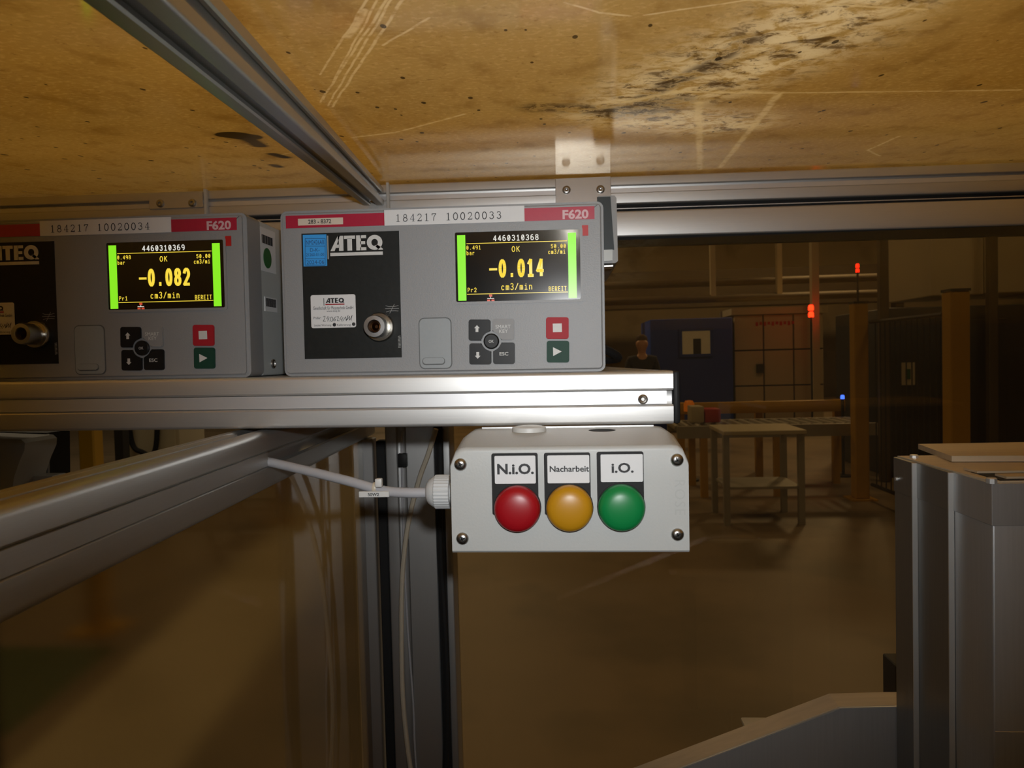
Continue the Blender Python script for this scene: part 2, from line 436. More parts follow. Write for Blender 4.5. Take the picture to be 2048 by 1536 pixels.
def frame_of(axis):
    a = Vector(axis).normalized()
    t = Vector((0, 0, 1)) if abs(a.z) < 0.9 else Vector((1, 0, 0))
    s = a.cross(t).normalized()
    return a, s, s.cross(a)
def lathe(prof, c, axis=(0, -1, 0), seg=24, bm=None, phase=0.0):
    """prof: (radius, distance along axis) pairs"""
    bm = bm or bmesh.new()
    a, s, t = frame_of(axis)
    c = Vector(c)
    rings = []
    for r, d in prof:
        if r < 1e-7:
            rings.append([bm.verts.new(c + a * d)])
        else:
            rings.append([bm.verts.new(c + a * d + (s * math.cos(phase + 2 * math.pi * i / seg) + t * math.sin(phase + 2 * math.pi * i / seg)) * r) for i in range(seg)])
    for A, B in zip(rings, rings[1:]):
        for i in range(seg):
            j = (i + 1) % seg
            if len(A) == 1 and len(B) == 1: continue
            if len(A) == 1: bm.faces.new((A[0], B[j], B[i]))
            elif len(B) == 1: bm.faces.new((A[i], A[j], B[0]))
            else: bm.faces.new((A[i], A[j], B[j], B[i]))
    return bm
def spline(pts, n=8):
    P = [Vector(p) for p in pts]
    P = [P[0] * 2 - P[1]] + P + [P[-1] * 2 - P[-2]]
    out = []
    for i in range(1, len(P) - 2):
        a, b, c, d = P[i - 1:i + 3]
        for k in range(n):
            t = k / n
            out.append(0.5 * ((2 * b) + (c - a) * t + (2 * a - 5 * b + 4 * c - d) * t * t + (3 * b - a - 3 * c + d) * t ** 3))
    out.append(P[-2])
    return out
def tube(pts, r, seg=10, bm=None, smooth_n=8):
    bm = bm or bmesh.new()
    pts = spline(pts, smooth_n) if smooth_n else [Vector(p) for p in pts]
    prev = None; rings = []
    for i, p in enumerate(pts):
        d = (pts[min(i + 1, len(pts) - 1)] - pts[max(i - 1, 0)]).normalized()
        if prev is None: _, s, _ = frame_of(d)
        else: s = (prev - d * prev.dot(d)).normalized()
        prev = s; t = d.cross(s)
        rings.append([bm.verts.new(p + (s * math.cos(2 * math.pi * k / seg) + t * math.sin(2 * math.pi * k / seg)) * r) for k in range(seg)])
    for A, B in zip(rings, rings[1:]):
        for k in range(seg):
            bm.faces.new((A[k], A[(k + 1) % seg], B[(k + 1) % seg], B[k]))
    bm.faces.new(rings[0]); bm.faces.new(rings[-1][::-1])
    return bm
def section(w, h, slots, g=0.010, dp=0.009, rad=0.003):
    """closed outline of an extruded profile, u in [-w/2,w/2], v in [-h/2,h/2]; slots = {'t':[u..],'b':..,'l':[v..],'r':..}"""
    W, H = w / 2, h / 2
    out = []
    def corner(cx, cy, a0):
        for k in range(5):
            a = a0 + math.pi / 2 * k / 4
            out.append((cx + rad * math.cos(a), cy + rad * math.sin(a)))
    def slot(p, tx, ty, nx, ny):      # p on edge, t along travel direction, n inward
        c = g * 0.14
        for a, d in ((-g / 2 - c, 0), (-g / 2, c), (-g / 2, 0.003), (-g * 0.8, 0.003), (-g * 0.8, dp * 0.75), (-g * 0.45, dp), (g * 0.45, dp), (g * 0.8, dp * 0.75), (g * 0.8, 0.003), (g / 2, 0.003), (g / 2, c), (g / 2 + c, 0)):
            out.append((p[0] + tx * a + nx * d, p[1] + ty * a + ny * d))
    corner(W - rad, -H + rad, -math.pi / 2)
    for v in sorted(slots.get('r', [])): slot((W, v), 0, 1, -1, 0)
    corner(W - rad, H - rad, 0)
    for u in sorted(slots.get('t', []), reverse=True): slot((u, H), -1, 0, 0, -1)
    corner(-W + rad, H - rad, math.pi / 2)
    for v in sorted(slots.get('l', []), reverse=True): slot((-W, v), 0, -1, 1, 0)
    corner(-W + rad, -H + rad, math.pi)
    for u in sorted(slots.get('b', [])): slot((u, -H), 1, 0, 0, 1)
    return out
def extrude_section(sec, p0, p1, uvec, vvec):
    p0, p1 = Vector(p0), Vector(p1)
    uvec, vvec = Vector(uvec).normalized(), Vector(vvec).normalized()
    return prism([p0 + uvec * u + vvec * v for u, v in sec], p1 - p0)
def rounded_rect(x0, x1, z0, z1, r, n=4, skip=()):
    pts = []
    for cx, cz, a0 in ((x1 - r, z0 + r, -90), (x1 - r, z1 - r, 0), (x0 + r, z1 - r, 90), (x0 + r, z0 + r, 180)):
        for k in range(n + 1):
            a = math.radians(a0 + 90 * k / n)
            pts.append((cx + r * math.cos(a), cz + r * math.sin(a)))
    return pts
def plate(x0, x1, z0, z1, y, t, r=0.0, n=4, bm=None):
    """upright plate whose front face is at depth y and which is t thick towards +Y"""
    pts = rounded_rect(x0, x1, z0, z1, r, n) if r else [(x0, z0), (x1, z0), (x1, z1), (x0, z1)]
    return prism([(x, y, z) for x, z in pts], (0, t, 0), bm)
def screw_bm(c, r, axis=(0, -1, 0), h=None, seg=16, recess='hex'):
    h = h or r * 0.55
    return lathe([(0, -0.0005 + h * 0.35), (r * 0.28, h * 0.35), (r * 0.38, h * 0.95), (r * 0.62, h), (r * 0.88, h * 0.8), (r, h * 0.35), (r, -0.0005)], c, axis, seg)

# lettering -------------------------------------------------------
TEXT_CACHE = {}
def text_polys(body, bold=0.0, spacing=1.0):
    key = (body, bold, spacing)
    if key not in TEXT_CACHE:
        cu_ = bpy.data.curves.new('lettering_tmp', 'FONT')
        cu_.body = body; cu_.size = 1.0; cu_.offset = bold; cu_.resolution_u = 3; cu_.space_character = spacing
        cu_.fill_mode = 'FRONT'
        o = bpy.data.objects.new('lettering_tmp', cu_)
        COL.objects.link(o)
        me = bpy.data.meshes.new_from_object(o.evaluated_get(bpy.context.evaluated_depsgraph_get()))
        vs = [tuple(v.co) for v in me.vertices]; fs = [tuple(p.vertices) for p in me.polygons]
        bpy.data.objects.remove(o); bpy.data.curves.remove(cu_); bpy.data.meshes.remove(me)
        TEXT_CACHE[key] = (vs, fs)
    return TEXT_CACHE[key]
def text_bm(body, x0, x1, z0, z1, y, bold=0.0, spacing=1.0, keep=False, bm=None):
    """lettering fitted into the rectangle x0..x1, z0..z1 on the upright plane y"""
    vs, fs = text_polys(body, bold, spacing)
    ax, bx = min(v[0] for v in vs), max(v[0] for v in vs)
    az, bz = min(v[1] for v in vs), max(v[1] for v in vs)
    sx, sz = (x1 - x0) / (bx - ax), (z1 - z0) / (bz - az)
    bm = bm or bmesh.new()
    V = [bm.verts.new((x0 + (v[0] - ax) * sx, y, z0 + (v[1] - az) * sz)) for v in vs]
    for f in fs:
        try: bm.faces.new([V[i] for i in f])
        except ValueError: pass
    return bm
def stroke(bm, pts, w, y):
    """flat pen stroke through (x,z) points"""
    for (a, b), (c, d) in zip(pts, pts[1:]):
        L_ = math.hypot(c - a, d - b) or 1e-9
        ex, ez = (c - a) / L_ * w * 0.3, (d - b) / L_ * w * 0.3
        nx, nz = -(d - b) / L_ * w / 2, (c - a) / L_ * w / 2
        v = [bm.verts.new(p) for p in ((a - ex + nx, y, b - ez + nz), (a - ex - nx, y, b - ez - nz), (c + ex - nx, y, d + ez - nz), (c + ex + nx, y, d + ez + nz))]
        bm.faces.new(v)
def arc(cx, cz, rx, rz, a0, a1, n=10):
    return [(cx + rx * math.cos(math.radians(a0 + (a1 - a0) * k / n)), cz + rz * math.sin(math.radians(a0 + (a1 - a0) * k / n))) for k in range(n + 1)]
SERIF = {   # (points, weight): book-face numerals
    '0': [(arc(.3, .5, .27, .5, 90, 270), 1.5), (arc(.3, .5, .27, .5, -90, 90), 1.5)],
    '1': [([(.3, 0), (.3, 1)], 1.7), ([(.3, 1), (.1, .86)], .8), ([(.08, 0), (.52, 0)], .8)],
    '2': [(arc(.3, .73, .23, .27, 170, -30), 1.2), ([(.5, .6), (.06, .03)], 1), ([(.05, .03), (.55, .03)], 1.7), ([(.55, .03), (.58, .2)], .8)],
    '3': [(arc(.28, .76, .22, .24, 160, -80), 1.2), (arc(.28, .27, .26, .27, 85, -160), 1.4)],
    '4': [([(.42, 0), (.42, 1)], 1.6), ([(.42, 1), (.02, .28), (.62, .28)], .8), ([(.25, 0), (.6, 0)], .7)],
    '7': [([(.06, .78), (.08, .97), (.56, .97)], 1.5), ([(.56, .97), (.3, .5), (.24, 0)], 1.2)],
    '8': [(arc(.3, .76, .2, .24, 0, 360, 16), 1.2), (arc(.3, .26, .26, .26, 0, 360, 16), 1.3)],
    ' ': []}
def serif_bm(body, x0, x1, z0, z1, y):
    bm = bmesh.new()
    adv = (x1 - x0) / (len(body) - 1 + 0.6 / 1.0 * 0.62)
    h = z1 - z0
    for i, ch in enumerate(body):
        gx = x0 + i * adv
        for pts, wt in SERIF[ch]:
            stroke(bm, [(gx + px * adv * 1.05, z0 + pz * h) for px, pz in pts], h * 0.075 * wt, y)
    return bm
LCD = {'0': [arc(.5, .5, .42, .5, 0, 360, 18)], '1': [[(.18, .78), (.52, 1), (.52, 0)], [(.15, 0), (.88, 0)]],
       '2': [arc(.5, .70, .42, .30, 165, -35, 9) + [(.06, 0), (.94, 0)]], '3': [arc(.46, .76, .40, .24, 150, -90, 9) + arc(.46, .27, .44, .27, 85, -155, 9)],
       '4': [[(.72, 0), (.72, 1), (.04, .30), (1.0, .30)]], '5': [[(.90, 1), (.16, 1), (.12, .56)] + arc(.46, .32, .44, .32, 110, -150, 10)],
       '6': [arc(.62, .62, .56, .38, 80, 180, 6) + [(.06, .30)], arc(.5, .30, .43, .30, 0, 360, 14)],
       '8': [arc(.5, .76, .38, .24, 0, 360, 14), arc(.5, .26, .44, .26, 0, 360, 14)], '9': [arc(.5, .70, .43, .30, 0, 360, 14), [(.93, .70)] + arc(.38, .38, .56, .38, 0, -80, 6)],
       '.': [[(.44, .03), (.56, .03)], [(.44, .09), (.56, .09)]], '/': [[(.05, 0), (.95, 1)]],
       'b': [[(.1, 0), (.1, 1)], arc(.5, .33, .40, .33, 0, 360, 14)], 'a': [arc(.46, .46, .38, .20, 150, 0, 6) + [(.84, 0)], arc(.45, .20, .38, .20, 0, 360, 12)],
       'r': [[(.15, 0), (.15, .66)], arc(.55, .40, .40, .26, 180, 40, 6)], 'O': [arc(.5, .5, .44, .5, 0, 360, 18)], 'K': [[(.12, 0), (.12, 1)], [(.9, 1), (.14, .42)], [(.38, .60), (.94, 0)]],
       'c': [arc(.52, .33, .42, .33, 45, 315, 12)], 'm': [[(.06, 0), (.06, .66)], arc(.28, .46, .22, .20, 180, 0, 6) + [(.50, 0)], arc(.72, .46, .22, .20, 180, 0, 6) + [(.94, 0)]],
       'i': [[(.2, .64), (.54, .64), (.54, 0)], [(.15, 0), (.9, 0)], [(.50, .88), (.58, .88)]], 'n': [[(.12, 0), (.12, .66)], arc(.50, .38, .38, .28, 180, 0, 8) + [(.88, 0)]],
       'P': [[(.12, 0), (.12, 1), (.55, 1)] + arc(.55, .74, .36, .26, 90, -90, 8) + [(.12, .48)]], 'B': [[(.12, 0), (.12, 1), (.55, 1)] + arc(.55, .76, .33, .24, 90, -90, 6) + [(.12, .52)], [(.55, .52)] + arc(.55, .26, .39, .26, 90, -90, 6) + [(.12, 0)]],
       'E': [[(.92, 1), (.12, 1), (.12, 0), (.94, 0)], [(.12, .52), (.80, .52)]], 'R': [[(.12, 0), (.12, 1), (.55, 1)] + arc(.55, .74, .36, .26, 90, -90, 8) + [(.12, .48)], [(.48, .48), (.94, 0)]],
       'I': [[(.5, 0), (.5, 1)], [(.15, 0), (.85, 0)], [(.15, 1), (.85, 1)]], 'T': [[(.5, 0), (.5, 1)], [(.05, 1), (.95, 1)]]}
def lcd_bm(body, x0, x1, z0, z1, y, weight=0.10, slash=True, gap=0.24):
    bm = bmesh.new()
    n = len(body); cw_ = (x1 - x0) / (n + (n - 1) * gap); h = z1 - z0; w_ = h * weight
    for i, ch in enumerate(body):
        gx = x0 + i * cw_ * (1 + gap)
        strokes = LCD[ch] + ([[(.22, .18), (.78, .82)]] if ch == '0' and slash else [])
        for pts in strokes:
            stroke(bm, [(gx + w_ / 2 + px * (cw_ - w_), z0 + w_ / 2 + pz * (h - w_)) for px, pz in pts], w_, y)
    return bm
def logo_bm(x0, x1, z0, z1, y):
    """heavy four-letter logo: slanted A, T, E, Q"""
    bm = bmesh.new()
    W, H = x1 - x0, z1 - z0
    def poly(pts):
        bm.faces.new([bm.verts.new((x0 + px * W, y, z0 + pz * H)) for px, pz in pts])
    poly([(0, 0), (.145, 1), (.185, 1), (.125, .42), (.105, .22), (.080, 0)])
    poly([(.165, 0), (.165, 1), (.250, 1), (.250, 0)])
    poly([(.145, .70), (.145, 1), (.17, 1), (.17, .70)]); poly([(.10, .2), (.125, .42), (.17, .42), (.17, .2)])
    poly([(.265, .78), (.265, 1), (.475, 1), (.475, .78)]); poly([(.325, 0), (.325, .8), (.415, .8), (.415, 0)])
    poly([(.495, 0), (.495, 1), (.585, 1), (.585, 0)])
    for a in (0, .40, .80):
        e = .685 if a != .4 else .665
        poly([(.57, a), (.57, a + .2), (e, a + .2), (e, a)])
    o = arc(.845, .5, .148, .5, 0, 360, 24); i = arc(.845, .5, .062, .24, 0, 360, 24)
    for k in range(24): poly([o[k], o[k + 1], i[k + 1], i[k]])
    poly([(.845, .30), (.90, .34), (1.0, .06), (1.0, 0), (.92, 0)])
    return bm

# ------------------------------------------------------------------ hall shell
def struct(name, bm, material, **k):
    o = obj(name, bm, material, smooth=False, **k); o['kind'] = 'structure'; return o
struct('floor', box(-12, 14, -6, 24, -0.05, 0), 'hall_floor')
struct('wall_back', box(-12, 14, 24, 24.2, 0, 7), 'hall_wall')
struct('wall_left', box(-12.2, -12, -6, 24, 0, 7), 'hall_wall')
struct('wall_right', box(14, 14.2, -6, 24, 0, 7), 'hall_wall')
struct('wall_front', box(-12, 14, -6.2, -6, 0, 7), 'hall_wall')
struct('ceiling_hall', box(-12, 14, -6, 24, 7, 7.1), 'roof_hall')
struct('trim_1', prism([(-1.36, 2.0, 0.001), (-1.98, 2.0, 0.001), (-3.0, 9.5, 0.001), (-2.1, 9.5, 0.001)], (0, 0, 0.002)), 'floor_pale')  # paler strip of floor running back along the hall
struct('trim_2', prism([(-2.05, 1.0, 0.001), (-6.5, 1.0, 0.001), (-6.5, 3.7, 0.001), (-2.35, 3.7, 0.001)], (0, 0, 0.002)), 'green_mat')

# ------------------------------------------------------------------ the cell: roof sheet and panes
bm = bmesh.new()
pts = [(-1.6, -0.35), (1.5, -0.35), (1.5, 0.985), (-1.6, 0.985)]
prism([(x, y, ceil_z(x, y)) for x, y in pts], (0, 0, 0.005), bm)
o = obj('ceiling', bm, 'roof_sheet', smooth=False)
o.data.transform(Matrix.Translation(o.location)); o.location = (0, 0, 0)      # keep object space = world space for the stains
o['kind'] = 'structure'
w1 = struct('window_1', box(-0.150, 1.45, 0.9555, 0.9595, 0.05, 1.594), 'pane_back')

SK = -0.053                                           # the side frame runs slightly askew to the back frame
def side_x(y, off=0.0):
    return -0.2446 + off + SK * (y - 0.555)
bm = bmesh.new()
prism([(side_x(0.02, 0.006), 0.02, 0.05), (side_x(0.02, 0.006), 0.02, 1.356), (side_x(0.925, 0.006), 0.925, 1.356), (side_x(0.925, 0.006), 0.925, 0.05)], (0.003, 0, 0), bm)
struct('window_2', bm, 'pane_side')

# ------------------------------------------------------------------ frame of the cell
XM = (1, 0, CSX)
def xz(x, z):                                          # rails share the slight slope of the roof
    return z + CSX * x
t = thing('aluminium_rail', (0, 0.965, 1.64), 'aluminium slot rail along the back wall directly under the roof sheet', 'rail')
def along_x(sec, y, z, x0, x1):
    return extrude_section(sec, (x0, y, xz(x0, z)), (x1, y, xz(x1, z)), (0, 1, 0), (0, 0, 1))
sec = section(0.032, 0.034, {'l': [0.001]}, g=0.0085, dp=0.006, rad=0.0015)
obj('upper_profile', along_x(sec, 0.966, 1.6562, -1.6, 1.5), 'alu_x', t)
obj('groove_strip', along_x([(-.001, -.0032), (.001, -.0032), (.001, .0024), (-.001, .0024)], 0.9535, 1.6562, -1.6, 1.5), 'alu_cover', t)
obj('gasket', along_x([(-.001, -.004), (.02, -.004), (.02, .004), (-.001, .004)], 0.9585, 1.6347, -1.6, 1.5), 'black_rubber', t)
obj('gasket_lip', along_x([(-.0012, -.0005), (.001, -.0005), (.001, .0005), (-.0012, .0005)], 0.9568, 1.6340, -1.6, 1.5), 'alu_cover', t)
sec = section(0.030, 0.032, {}, rad=0.0022)
obj('lower_profile', along_x(sec, 0.967, 1.6145, -1.6, 1.5), 'alu_x', t)
obj('pane_seal', along_x([(-.006, -.0055), (.006, -.0055), (.006, .0055), (-.006, .0055)], 0.962, 1.5925, -1.6, 1.5), 'black_rubber', t)

def bracket(px0, px1, z0, z1, screws, label, y=0.947, m='steel_plate'):
    x0, x1 = atY(px0, 380, y).x, atY(px1, 380, y).x
    xc = (x0 + x1) / 2
    t = thing('bracket_plate', (xc, y, xz(xc, z0)), label, 'bracket')
    obj('plate', box(x0, x1, y, y + 0.0028, xz(xc, z0), xz(xc, z1), bev=0.0004, seg=1), m, t)
    for s in screws:
        obj('screw', screw_bm(atY(*s, y), 0.0052), 'screw', t)
bracket(1111, 1222, 1.632, 1.6725, [(1133, 380), (1201, 379)], 'brushed steel plate with two hex screws above the device with the blue sticker')
bracket(297, 405, 1.651, 1.6715, [(321, 407), (385, 406)], 'grey joining plate with two shiny screws above the device without a blue sticker', m='alu_x')
for px, lab in ((775, 'thin pale upright strip beside the end of the roof beam'), (409, 'thin pale upright strip beside the grey joining plate')):
    p = atY(px, 390, 0.943)
    tag(obj('edge_strip', box(p.x - 0.0018, p.x + 0.0018, 0.9435, 0.9495, xz(p.x, 1.634), ceil_z(p.x, 0.945) - 0.0004, bev=0.0004, seg=1), 'white_plastic'), lab, 'strip')

# roof beam running towards the viewer under the sheet
dC = Vector((-0.1424, 1.0, 0.1173))
pf = Vector((-0.2337, 0.93, 1.6572))
t = thing('roof_beam', pf, 'grey slotted aluminium beam running forward under the stained roof sheet', 'beam')
uv = Vector((1, 0.1424, 0)).normalized()
vv = uv.cross(dC.normalized())
sec = section(0.0256, 0.0222, {'b': [0.0], 'r': [0.0], 't': [0.0]}, g=0.0072, dp=0.006, rad=0.0015)
obj('profile', extrude_section(sec, pf - dC * 1.05, pf + dC * 0.014, uv, vv), 'alu_y', t)

# corner post
t = thing('corner_post', (-0.1855, 0.945, 0), 'tall double-slot aluminium post below the devices at the cell corner', 'post')
sec = section(0.082, 0.040, {'b': [-0.0205, 0.0265], 't': [-0.0205, 0.0205]}, g=0.010, dp=0.009, rad=0.002)
obj('profile', extrude_section(sec, (-0.1855, 0.945, 0), (-0.1855, 0.945, 1.585), (1, 0, 0), (0, 1, 0)), 'alu_z', t)
obj('pane_seal', box(-0.1640, -0.1535, 0.9235, 0.933, 0.05, 1.58, bev=0.001, seg=1), 'black_rubber', t)
obj('side_seal', box(-0.2385, -0.2272, 0.926, 0.944, 0.05, 1.35, bev=0.001, seg=1), 'black_rubber', t)
obj('reflection_fill', box(-0.2640, -0.2425, 0.9262, 0.945, 0.05, 1.353, bev=0.001, seg=1), 'alu_z', t)  # added grey piece standing in for the post's reflection beside the seal
p = atY(808, 920, 0.925)
obj('cable_clip', box(p.x - 0.006, p.x + 0.005, 0.916, 0.9248, p.z - 0.008, p.z + 0.009, bev=0.001), 'black_plastic', t)

# lower side beam
t = thing('side_beam', (side_x(0.555), 0.555, 1.3545), 'aluminium side beam sloping past the cable under the device shelf', 'beam')
sdir = Vector((SK, 1, 0)).normalized()
sec = section(0.034, 0.0445, {'r': [0.001], 't': [0.0]}, g=0.0105, dp=0.009, rad=0.0045)
zc = 1.3765
obj('profile', extrude_section(sec, (side_x(0.06), 0.06, zc), (side_x(0.965), 0.965, zc), Vector((1, -SK, 0)), (0, 0, 1)), 'alu_y', t)
obj('groove_cover', extrude_section([(-.0012, -.0052), (.0005, -.0052), (.0005, .0052), (-.0012, .0052)], (side_x(0.06, 0.017), 0.06, zc + 0.001), (side_x(0.556, 0.017), 0.556, zc + 0.001), Vector((1, -SK, 0)), (0, 0, 1)), 'alu_y', t)
obj('top_groove_cover', extrude_section([(-.0045, -.002), (.0045, -.002), (.0045, 0.0004), (-.0045, 0.0004)], (side_x(0.06), 0.06, zc + 0.0222), (side_x(0.53), 0.53, zc + 0.0222), Vector((1, -SK, 0)), (0, 0, 1)), 'alu_y', t)

# hoses and cables at the corner post
def hose(name, pts, r, m, label, seg=8):
    return tag(obj(name, tube([atY(*p) for p in pts], r, seg), m), label, 'cable')
hose('air_hose', [(872, 858, .880), (856, 910, .885), (838, 960, .89), (816, 1050, .895), (805, 1150, .90), (803, 1260, .905), (806, 1400, .91), (822, 1545, .912), (850, 1700, .912)], 0.0030, 'tube_clear', 'pale translucent hose hanging in front of the aluminium post')
hose('black_cable', [(880, 858, .918), (880, 1080, .918), (886, 1200, .917), (893, 1330, .915), (894, 1420, .915), (891, 1545, .916), (885, 1700, .917)], 0.0042, 'black_rubber', 'black cable bulging along the edge of the aluminium post')
hose('wire', [(803, 862, .921), (804, 960, .9212), (808, 1100, .9212), (815, 1250, .9212), (826, 1400, .920), (829, 1480, .919), (833, 1545, .919)], 0.0013, 'cable_grey', 'thin grey wire running down the slot of the post')

# ------------------------------------------------------------------ shelf
TH = 0.0083
def rot_root(o, th=TH):
    o.rotation_euler = (0, th, 0)
SL = Vector((-0.18, 0.575, 1.4005))
shelf = thing('device_shelf', SL, 'aluminium profile shelf with black end cap carrying the two test devices', 'shelf')
rot_root(shelf)
XR = 0.0792
sec = section(0.040, 0.039, {'l': [0.0003], 'r': [0.0]}, g=0.0104, dp=0.009, rad=0.0026)
obj('front_profile', extrude_section(sec, (-0.85, 0.575, 1.42), (XR, 0.575, 1.42), (0, 1, 0), (0, 0, 1)), 'alu_x', shelf)
cov = obj('groove_cover', box(-0.85, XR - 0.0048, 0.5556, 0.5575, 1.4155, 1.4251), 'alu_cover', shelf)
p = atY(1285, 793, 0.5556)
obj('screw', lathe([(0, 0.001), (0.0012, 0.001), (0.0016, 0.0025), (0.0026, 0.0028), (0.0036, 0.0018), (0.0037, 0)], p, seg=18), 'screw', shelf)
obj('end_cap', box(XR, XR + 0.0052, 0.5555, 0.5950, 1.4006, 1.4394, bev=0.002), 'black_plastic', shelf)
sec = section(0.040, 0.039, {'t': [0.0], 'r': [0.0]}, g=0.0104, dp=0.009, rad=0.0026)
ed = Vector((-0.034, 0.275, 0)).normalized()
obj('end_profile', extrude_section(sec, (0.0565, 0.596, 1.42), (0.0265, 0.84, 1.42), Vector((ed.y, -ed.x, 0)), (0, 0, 1)), 'alu_y', shelf)
obj('board', box(-0.85, 0.005, 0.596, 0.84, 1.4300, 1.4393), 'housing_grey', shelf)

# ------------------------------------------------------------------ test devices
DY = 0.573
RL = Vector((-0.2190, DY, 1.4395))                     # foot of the device that is wholly in view
def P2(px, py, y=DY):
    p = atY(px, py, y)
    q = p - Vector((-0.18, 0, 1.4395))
    c, s = math.cos(TH), math.sin(TH)
    return (-0.18 + q.x * c - q.z * s, 1.4395 + q.x * s + q.z * c)
def R4(a, b, c, d):
    """pixel box (left, top, right, bottom) on the right-hand device to x0,x1,z0,z1"""
    k = [P2(a, b), P2(c, b), P2(c, d), P2(a, d)]
    return ((k[0][0] + k[3][0]) / 2, (k[1][0] + k[2][0]) / 2, (k[2][1] + k[3][1]) / 2, (k[0][1] + k[1][1]) / 2)
def key_poly(a, b, c, d, corner=None, r=5, cx=983, cz=683, R=20.5):
    """rounded key outline in pixels with one corner cut by the round middle key"""
    out = []
    for name, kx, ky, a0 in (('br', c - r, d - r, 0), ('bl', a + r, d - r, 90), ('tl', a + r, b + r, 180), ('tr', c - r, b + r, 270)):
        if name == corner:
            ex = c if 'r' in name else a
            ey = d if 'b' in name else b
            sx = 1 if 'r' in name else -1
            sy = 1 if 'b' in name else -1
            pv = (ex, cz - sy * math.sqrt(R * R - (cx - ex) ** 2))      # on the vertical side
            ph = (cx - sx * math.sqrt(R * R - (cz - ey) ** 2), ey)      # on the horizontal side
            av, ah = math.atan2(pv[1] - cz, pv[0] - cx), math.atan2(ph[1] - cz, ph[0] - cx)
            while ah - av > math.pi: ah -= 2 * math.pi
            while ah - av < -math.pi: ah += 2 * math.pi
            arcp = [(cx + R * math.cos(av + (ah - av) * k / 6), cz + R * math.sin(av + (ah - av) * k / 6)) for k in range(7)]
            first_v = name in ('br', 'tl')
            out += arcp if first_v else arcp[::-1]
        else:
            for k in range(5):
                an = math.radians(a0 + 90 * k / 4)
                out.append((kx + r * math.cos(an), ky + r * math.sin(an)))
    return out
def make_device(dx, cfg):
    root = thing('leak_tester', RL + Vector((dx, 0, -dx * TH)), cfg['label'], 'test device', None)
    rot_root(root)
    root.location.z += 0.0005                          # clear of the shelf surface
    S = lambda bm_: (bmesh.ops.translate(bm_, verts=bm_.verts, vec=(dx, 0, -dx * TH)), bm_)[1]
    def part(name, bm_, m, par=None, **k):
        return obj(name, S(bm_), m, par or root, **k)
    x0, z0 = RL.x, RL.z
    W, H = 0.2505, 0.1287
    bz = prism([(x, DY + 0.0, z) for x, z in rounded_rect(x0, x0 + W, z0, z0 + H, 0.005)], (0, 0.028, 0))
    es = [e for e in bz.edges if all(abs(v.co.y - DY) < 1e-6 for v in e.verts)]
    bmesh.ops.bevel(bz, geom=es, offset=0.0028, segments=3, affect='EDGES')
    fr = part('front_bezel', bz, 'device_grey')
    body = part('case', box(x0 + 0.002, x0 + W - 0.0012, DY + 0.028, DY + 0.25, z0 + 0.0005, z0 + H - 0.001, bev=0.001, seg=1), 'device_body')
    def rect(name, px, t_, m, par=None, r=0.0, y=DY, **k):
        a, b, c, d = R4(*px)
        return part(name, plate(a, b, c, d, y - t_, t_ + 0.0002, r), m, par, smooth=False, **k)
    def txt(body_, px, m, y, par, bold=0.0, spacing=1.0, name='lettering'):
        a, b, c, d = R4(*px)
        return part(name, text_bm(body_, a, b, c, d, y, bold, spacing), m, par, smooth=False)
    # red name strip, white inventory label
    red = rect('name_strip', (571.5, 422.7, 1189, 448.2), 0.0003, 'red_film', label='red strip across the top of the front')
    txt('F620', (1125, 419.5, 1177, 438.5), 'film_text', DY - 0.0005, red, 0.035)
    lab = rect('inventory_label', (769, 416.5, 1049, 448), 0.0006, 'paper', label='white label printed with serif numerals')
    a, b, c, d = R4(792, 427, 999, 441)
    part('lettering', serif_bm(cfg['serial'], a, b, c, d, DY - 0.0008), 'ink', lab, smooth=False)
    if cfg['tag']:
        tg = rect('asset_tag', (596.5, 437, 686.5, 450.5), 0.0006, 'paper_tan', label='small tan label')
        txt('283 - 8372', (617, 439.5, 663, 448), 'ink', DY - 0.0008, tg, 0.02)
    # black panel with logo
    pan = rect('black_panel', (606.5, 465, 801, 717), 0.0004, 'panel_black', label='matt black panel')
    a, b, c, d = R4(661, 471.5, 766, 501.5)
    part('logo', logo_bm(a, b, c, d, DY - 0.0006), 'ink_white', pan, smooth=False)
    rect('logo_underline', (661, 505, 766, 511.5), 0.0006, 'ink_white', pan)
    if cfg['blue']:
        bl = rect('calibration_sticker', (607, 470, 654, 533), 0.0007, 'sticker_blue', label='blue calibration sticker')
        bb = bmesh.new()
        for l in ([(611, 478), (651, 478), (651, 531), (611, 531), (611, 478)], [(611, 493), (651, 493)], [(611, 518), (651, 518)]):
            stroke(bb, [P2(*q) for q in l], 0.00035, DY - 0.0009)
        part('border', bb, 'ink_blue', bl, smooth=False)
        for s_, px in (('NM2426AB', (613, 481, 649, 490)), ('D-K-', (621, 497, 640, 504)), ('21260-01-00', (613, 507, 649, 513)), ('2024-06', (614, 521, 649, 529))):
            txt(s_, px, 'ink_blue', DY - 0.0009, bl)
        rect('sticker_edge', (655, 472, 657.5, 519), 0.0006, 'ink_grey')
    ws = rect('service_sticker', (622.5, 590, 712, 656), 0.0007, 'paper', r=0.0016, label='white service sticker with handwriting')
    ty = DY - 0.0009
    a, b, c, d = R4(652, 596.5, 689, 606.5)
    part('logo', logo_bm(a, b, c, d, ty), 'ink', ws, smooth=False)
    rect('logo_underline', (651.5, 608, 689.5, 610.5), 0.0009, 'ink_red', ws)
    rect('divider', (648, 597, 649, 612), 0.0009, 'ink', ws)
    txt('Gesellschaft für Messtechnik GmbH', (627, 613, 707, 619.5), 'ink', ty, ws)
    txt('www.ateq.de', (654, 620.5, 681, 625.5), 'ink', ty, ws)
    txt('Prüfer:', (628, 634, 643, 639), 'ink', ty, ws)
    txt('Letzte Wartung:', (629, 649, 664, 654), 'ink', ty, ws)
